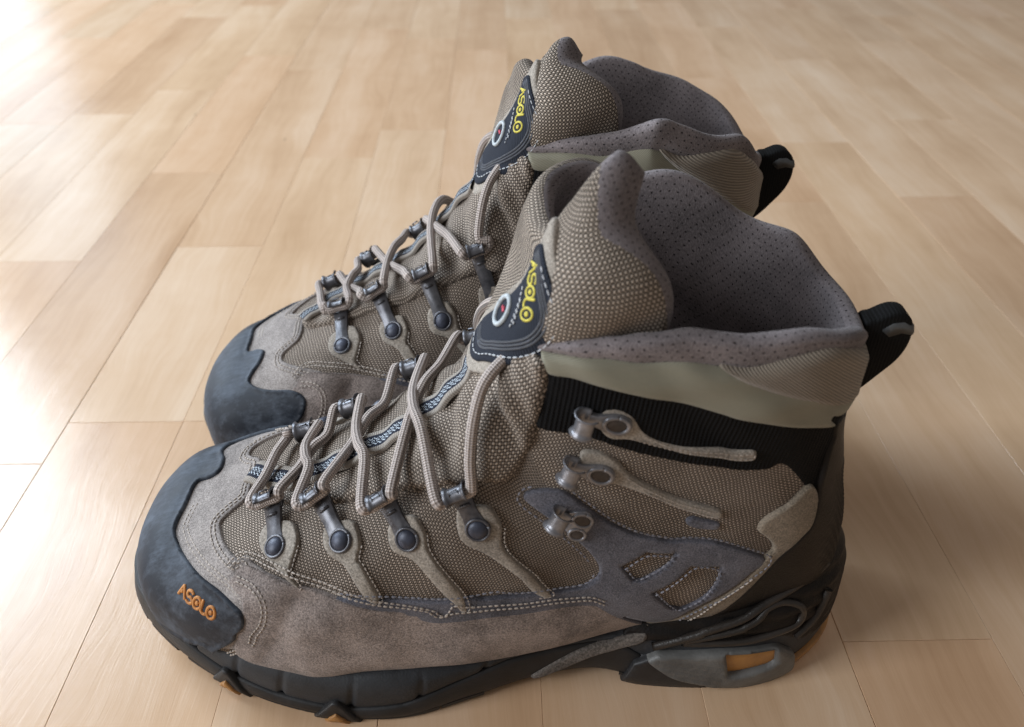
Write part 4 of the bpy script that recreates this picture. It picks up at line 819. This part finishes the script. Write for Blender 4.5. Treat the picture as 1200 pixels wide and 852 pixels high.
def build_sole(root):
    nS = 900; S = np.linspace(0, NS, nS, endpoint=False)
    def shell(name, v0, v1, mat, infn=None, nv=14, hfun=None):
        V = []; vv = v0+(v1-v0)*np.linspace(0, 1, nv)
        for k, v in enumerate(vv):
            h = 0*S if hfun is None else hfun(S, v)
            V.append(soleo(S, (v(S) if callable(v) else np.full(nS, v)) if not isinstance(v, np.ndarray) else v, h))
        return V
    mid_ = np.array([(0, .62), (1, .66), (2, .88), (3, .62), (4, .38), (5, .30), (6, .26), (7, .36), (8, .62), (8.6, .80), (9.4, .84), (10.3, .84), (11, .45), (12, .18), (14, .10), (16, .08), (18, .10), (20, .12), (22, .3), (24, .6), (26, .35), (28, .3), (30, .5), (32, .62)])
    mv = np.interp(S, mid_[:, 0], mid_[:, 1])
    # outsole: bottom face, wall up to the dividing line
    lugw = (np.sin(S*2*np.pi/1.15)*.5+.5)
    rows = []
    zs = np.linspace(0, 1, 8)
    base = soleo(S, np.full(nS, 0.), 0.); inner = base.copy(); c = base.mean(0); 
    ctr = np.stack([base[:, 0]*.72, base[:, 1]*.45, base[:, 2]+.0045], -1)
    rows.append(ctr); b1 = base.copy(); b1[:, :2] = base[:, :2]*.965; b1[:, 2] += .0045; rows.append(b1); b2 = base.copy(); b2[:, :2] = base[:, :2]*.968; b2[:, 2] += .0002; rows.append(b2)
    for q in zs: rows.append(soleo(S, mv*q+.02*(1-q), .0010*np.sin(np.pi*q)+0*S))
    lip = soleo(S, mv, -.0016); rows.append(lip)
    V = np.vstack(rows); n = len(rows); Fc = grid_faces(n, nS, False, True)+[tuple(range(nS))]
    os_ = fixn(mesh_np('outsole', V, Fc, M['black'], root))
    rows = []
    for q in np.linspace(0, 1, 9): 
        v = mv+(1.0-mv)*q; rows.append(soleo(S, v, -.0009+.0014*np.sin(np.pi*min(q*1.15, 1))**.6-sum(.0012*np.exp(-((S-s0-(q-.5)*.12)/.045)**2) for s0 in (2.2, 3.5, 4.35, 5.15, 6.2, 7.3, 8.3, 25.6, 27.2, 28.8, 30.4))*min(1, 2.2*(1-q))))
    top = rows[-1].copy(); top[:, :2] *= .90; rows.append(top)
    # grooves in the midsole wall
    V = np.vstack(rows); fixn(mesh_np('midsole', V, grid_faces(len(rows), nS, False, True), M['mid'], root))
    # tread lugs round the edge, with gaps
    for sgn_ in (0, 1):
        pass
    sp = [.9, 1.75, 2.6, 3.55, 4.75, 5.35, 6.55, 7.2, 7.9, 22.2+3.1, 26.2, 27.1, 28.0, 28.9, 29.8, 30.7, 31.5, 10.85, 11.6, 16.5, 17.4, 18.3]
    def lug(s0, w, hgt=.0042):
        ss = np.linspace(s0-w, s0+w, 7); V = []
        for dz, dep in ((0., .0009), (.5, .0010), (1., .0003)):
            o_ = soleo(ss, np.full(7, .10), dep); i_ = soleo(ss, np.full(7, .10), -.009)
            for A in (o_, i_):
                A = A.copy(); A[:, 2] = np.maximum(cring(SOLE, ss)[:, 2]+.0030-dz*hgt*.72, .0002); V.append(A)
        V = np.vstack(V); Fc = []
        idx = lambda l, k, i: (l*2+k)*7+i
        for i in range(6):
            for l in (0, 1): Fc.append((idx(l, 0, i), idx(l+1, 0, i), idx(l+1, 0, i+1), idx(l, 0, i+1))); Fc.append((idx(l, 1, i), idx(l, 1, i+1), idx(l+1, 1, i+1), idx(l+1, 1, i)))
            Fc.append((idx(2, 0, i), idx(2, 1, i), idx(2, 1, i+1), idx(2, 0, i+1))); Fc.append((idx(0, 0, i), idx(0, 0, i+1), idx(0, 1, i+1), idx(0, 1, i)))
        for i in (0, 6): 
            for l in (0, 1): Fc.append((idx(l, 0, i), idx(l+1, 0, i), idx(l+1, 1, i), idx(l, 1, i)))
        fixn(mesh_np('tread_lug', V, Fc, M['black'], os_, smooth=False))
    for s0 in sp: lug(s0, .33)
    # amber chevrons set in the sole edge
    for s0, v0 in ((4.15, .06), (5.95, .04), (27.6, .05), (29.4, .05)):
        ch = [(s0-.24, v0-.04), (s0, v0+.24), (s0+.24, v0-.04), (s0+.14, v0-.06), (s0, v0+.05), (s0-.14, v0-.06)]
        patch('amber_chevron', np.array(ch), .0034, .0005, M['orange'], os_, fn=soleo, raw=True, step=.001, cell=.002)
        cb = [(s0-.42, v0-.08), (s0-.05, v0+.46), (s0+.05, v0+.46), (s0+.42, v0-.08)]
        patch('chevron_surround', np.array(cb), .0024, .0006, M['black'], os_, fn=soleo, raw=True, step=.001, cell=.002)
    def msole(P): P = np.array(P, float); P[:, 0] = (17+17-.0)-P[:, 0]; return P[::-1]   # other side of the heel
    tp = arr('tpu'); hl = arr('tpuhole')
    for f in (lambda x: np.array(x, float), msole):
        tf = patch('heel_frame', f(tp), .0042, .0016, M['tpu'], root, fn=soleo, holes=[f(hl)], rawholes=True, base=-.001, step=.0010, cell=.0017, hfun=lambda p, S_, d: .0004*np.sin(S_[:, 2]*1900+S_[:, 0]*500)*(d > .002)*(S_[:, 0] < .088))
        patch('amber_heel_cushion', f(np.array([(12.35, .585), (13.62, .51), (13.65, .26), (12.5, .22)])), .0018, .0014, M['orange'], root, fn=soleo, raw=True, base=-.001, hfun=lambda p, S_, d: .0006*np.cos((S_[:, 2]-.02)*260))
        patch('heel_cup', f(np.array([(10.6, .86), (11.3, .80), (12.5, .72), (13.6, .62), (14.3, .40), (15.5, .34), (17.0, .34), (17.0, 1.16), (15, 1.14), (13, 1.16), (11.5, 1.14), (10.6, 1.04)])), .0012, .0010, M['counter'], root, fn=soleo, base=-.001, hfun=lambda p, S_, d: .0007*np.sin(S_[:, 2]*950+S_[:, 0]*60)*np.clip(d/.003, 0, 1))
        for nm in ('rib1', 'rib2', 'rib3'):
            r_ = smooth_path(f(arr(nm)), 0, nm == 'rib1', 10); 
            if nm == 'rib1': r_ = np.vstack([r_, r_[:1]])
            tube('heel_rib', soleo(r_[:, 0], r_[:, 1], .0013), .0016 if nm == 'rib1' else .0019, M['rib'], root, 8)
        # shank bar
        sk = arr('shank'); skp = f(np.array([(8.95, .22), (9.3, .50), (9.8, .76), (10.4, .92), (10.95, .96), (10.9, .82), (10.5, .70), (10.0, .50), (9.5, .24), (9.1, .10)]))
        patch('shank_bar', skp, .0020, .0012, M['shank'], root, fn=soleo, base=-.001, step=.0011)
        ah = f(np.array([(13.4, .03), (14.2, .12), (15.2, .13), (16.6, .10), (16.6, -.04), (15.2, -.05), (14, -.05)]))
        patch('amber_heel_edge', ah, .0016, .0010, M['orange'], os_, fn=soleo, base=-.0008)
        hb = f(np.array([(10.55, -.05), (10.75, .45), (11.1, .60), (11.7, .32), (12.3, .06), (12.3, -.06)]))
        patch('heel_block_edge', hb, .0032, .0008, M['black'], os_, fn=soleo, raw=True, base=-.001)
def build_tongue(root, text_mirror=False):
    nu, nv = 190, 150
    def g(n, L): x = np.linspace(0, 1, n); x = .5-.5*np.cos(np.pi*x); return (.45*x+.55*np.linspace(0, 1, n))*L
    u, v = np.meshgrid(g(nu, 7.), g(nv, 4.), indexing='ij'); P, da, db, n = frame(tongue, u, np.clip(v, .01, 3.99)); n = -n
    P = tongue(u, v)
    lu = np.linalg.norm(np.gradient(P, axis=0), axis=-1).cumsum(0); lv = np.linalg.norm(np.gradient(P, axis=1), axis=-1).cumsum(1)
    dU = np.minimum(lu, lu[-1:]-lu); dT = lv[:, -1:]-lv; dB = lv
    d = np.minimum(dT, dU+.0); rr = .0055
    prof = np.sqrt(np.clip(1-(1-np.clip(np.minimum(d, dB*.6)/rr, 0, 1))**2, 0, 1)); th = .0042*prof+.0002
    puff = .0008*np.sin(u*1.9+v*2.1)*prof+.0035*np.exp(-((u-1.45)/.55)**2-((v-2.1)/1.0)**2)
    O = P+n*(th+puff)[..., None]; I = P-n*(th*1.1-.2*puff)[..., None]
    Fc = grid_faces(nu, nv); fo = []; fl = []
    for f in Fc:
        i, j = divmod(f[0], nv)
        uu, vv_ = u[i, j], v[i, j]; lip = (uu < np.interp(vv_, [1.2, 2, 2.8, 4], [.2, .5, 1.0, 1.3]) or vv_ > 3.9) if uu < 2.9 else False
        (fl if lip else fo).append(f)
    def auv(A): a_ = np.linalg.norm(np.diff(A, axis=0), axis=-1); b_ = np.linalg.norm(np.diff(A, axis=1), axis=-1); z0 = np.zeros((1, nv)); z1 = np.zeros((nu, 1)); return np.stack([np.vstack([z0, a_.cumsum(0)]), np.hstack([z1, b_.cumsum(1)])], -1).reshape(-1, 2)
    uvs = auv(O); uvi = auv(I)
    sh = fixn(mesh_np('tongue_shell', O.reshape(-1, 3), fo, M['weave_big'], root, uvs))
    N_ = nu*nv; both = np.vstack([O.reshape(-1, 3), I.reshape(-1, 3)])
    fl2 = fl+[tuple(i+N_ for i in f[::-1]) for f in Fc]
    b = [k*nv for k in range(nu)]; 
    rim = []
    for k in range(nu-1):
        for j in (0, nv-1): a = k*nv+j; rim.append((a, a+nv, a+nv+N_, a+N_))
    for j in range(nv-1):
        for k in (0, nu-1): a = k*nv+j; rim.append((a, a+1, a+1+N_, a+N_))
    ln = fixn(mesh_np('tongue_lining', both, fl2+rim, M['lining'], root, np.vstack([uvs, uvi])))
    for o in (sh, ln):   # drop unused vertices
        bm = bmesh.new(); bm.from_mesh(o.data); bmesh.ops.delete(bm, geom=[x for x in bm.verts if not x.link_faces], context='VERTS'); bm.to_mesh(o.data); bm.free()
    def tf(u_, v_, h=0.): return tongo(u_, v_, np.asarray(h)+.0044)
    pb = patch('patch_border', np.array(LZ['pborder']), .0012, .0008, M['tab'], root, fn=tf, base=-.001, uvf=lambda a, P: P[:, 1:])
    pt = patch('navy_patch', np.array(LZ['pnavy']), .0020, .0006, M['patch'], root, fn=tf, base=0, uvf=lambda a, P: P[:, 1:])
    pn = np.array(LZ['pnavy']); cen = pn.mean(0)
    lowedge = LZ['pedge']
    stitches([np.array(lowedge)], pt, M['thread_white'], fn=tf, h=.0023, sp=.0026, ln=.0018, r=.00028)
    for k, o_ in enumerate(LZ['pband']):
        q = smooth_path(np.array(o_), 0, False, 12); S = tf(q[:, 0], q[:, 1], .0019); join_np('embroidered_band', [tube(None, resample(tf(*offset_path(q, o2, tf).T, .0018), .001), .00055, None, None, 5) for o2 in (-.0011, 0, .0011)], M['patch_trim'], pt)
    w = LZ['ptext']; S = None
    lettering('yellow_lettering', tf, w[0], w[1], 'ASOLO', .0054, .0041, .00055, M['yellow'], pt, .0018)
    rc, rq = LZ['pring']; e = 1e-3
    q = tf(np.array([rc[0], rc[0]+e, rc[0]]), np.array([rc[1], rc[1], rc[1]+e]), 0); J = np.stack([(q[1]-q[0])/e, (q[2]-q[0])/e], -1); Ji = np.linalg.pinv(J)
    d0 = tf(np.array([rq[0]]), np.array([rq[1]]), 0)[0]-q[0]; N = np.cross(J[:, 0], J[:, 1]); N /= np.linalg.norm(N); y = d0-N*(d0@N); y /= np.linalg.norm(y); x = np.cross(y, N)
    a = np.linspace(0, 2*np.pi, 33); pr = np.array(rc)+(np.outer(.0040*np.cos(a), x)+np.outer(.0056*np.sin(a), y))@Ji.T
    tube('embroidered_ring', tf(pr[:, 0], pr[:, 1], .0022), .0009, M['ring'], pt, 8)
    pr = np.array(rc)+(np.outer([-.001, .0012, -.0002, .0010], x)+np.outer([.0004, .0012, .0018, .0003], y))@Ji.T
    tube('embroidered_motif', tf(pr[:, 0], pr[:, 1], .0022), .0005, M['red'], pt, 6)
    for k in range(2):
        tx = np.array([LZ['pline'][k]]).reshape(-1, 2); q = smooth_path(tx, 0, False, 8)
    stitches([np.array(l) for l in LZ['pline']], pt, M['thread_white'], fn=tf, h=.0023, sp=.0019, ln=.0012, r=.0003)
near = empty('hiking_boot', (0, .235, 0), 'nearer grey-brown hiking boot showing its whole outer side, orange lettering on the toe cap', 'boot', 'pair of hiking boots on the parquet')
LZ['sd'] = 1
build_left(near); build_sole(near)
# the second boot of the pair is the mirror image
far = empty('hiking_boot', (0, .36, 0), 'farther hiking boot standing behind, its heel and side partly hidden by the nearer boot', 'boot', 'pair of hiking boots on the parquet')
def mirror_tree(src, dst):
    for o in [x for x in src.children]:
        if o.name.split('.')[0] in ('toe_lettering', 'padded_collar_lining'): continue
        c = o.copy(); me = o.data.copy(); n = len(me.vertices); co = np.empty(n*3); me.vertices.foreach_get('co', co); co = co.reshape(-1, 3); co[:, 1] *= -1
        LZF(o, co); me.vertices.foreach_set('co', co.ravel()); me.flip_normals(); me.update(); c.data = me; C.objects.link(c); c.parent = dst; mirror_tree(o, c)
def LZF(o, co):
    # the farther boot's collar sags outward on the side facing the nearer boot
    dx = co[:, 0]-.060; m = np.exp(-(np.sqrt(dx**2+.002**2)-.002)/np.where(dx < 0, .009, .026))*np.clip((co[:, 2]-.150)/.03, 0, 1.1)*(co[:, 1] < -.005)
    if o is None or o.name.startswith(('softshell', 'ribbed')): co[:, 1] -= m*.012; co[:, 2] += m*.009
    k = np.clip((co[:, 2]-.085)/.08, 0, 1); co[:, 2] += .0095*k*k*(3-2*k)*np.clip((.135-co[:, 0])/.07, 0, 1)
def _flip(V): V = np.array(V); V[:, 1] *= -1; LZF(None, V); return V
mirror_tree(near, far)
build_lining(far, -1, _flip)
far.location = (-.003, .3685, 0); far.rotation_euler = (0, 0, .043)
LZ.update(pborder=TP['patch_border'], pnavy=TP['patch'])
exec_tongue = None
LZ['pborder'] = [(1.45, 1.25), (2.0, .85), (2.7, .45), (3.4, .22), (4.05, .35), (4.1, .8), (3.6, 1.4), (3.1, 2.1), (2.86, 2.8), (2.7, 3.4), (2.55, 3.75), (2.25, 3.6), (1.95, 2.9), (1.62, 2.35), (1.35, 2.0), (1.28, 1.6)]
LZ['pnavy'] = [(2.0, 1.15), (2.6, .75), (3.3, .45), (3.85, .55), (3.75, .95), (3.4, 1.35), (2.98, 2.0), (2.76, 2.7), (2.8, 3.05), (2.5, 3.15), (2.15, 2.8), (1.85, 2.3), (1.68, 2.0), (1.75, 1.55)]
LZ['pedge'] = [(3.75, .68), (3.25, .60), (2.65, .88), (2.12, 1.25), (1.88, 1.6), (1.82, 2.0), (1.98, 2.35), (2.25, 2.8)]
LZ['pband'] = [[(3.7, .84), (3.25, .77), (2.7, 1.04), (2.28, 1.37), (2.06, 1.65), (2.0, 2.0), (2.18, 2.4), (2.35, 2.75), (2.6, 2.98)]]
LZ['ptext'] = ((2.42, 2.25), (2.20, 1.75)); LZ['pring'] = ((3.05, 1.50), (2.9, 2.0)); LZ['pline'] = [[(2.72, 2.2), (2.62, 1.9), (2.55, 1.5)], [(2.62, 2.0), (2.5, 1.6)]]
build_tongue(near)
TG = TG.copy()
TG[..., 2] += .0095*np.clip((TG[..., 2]-.12)/.05, 0, 1)*np.clip((.225-TG[..., 2])/.035, .1, 1); TG[0, 4, 0] -= .004; TG[0:2, 4, 2] -= .006; TG[0:2, 3:, 0] -= .004; TG[0, 3:, 2] -= .003; TG[5:, 3:, 2] -= .012; TG[5:, 3:, 1] -= .004
build_tongue(far)
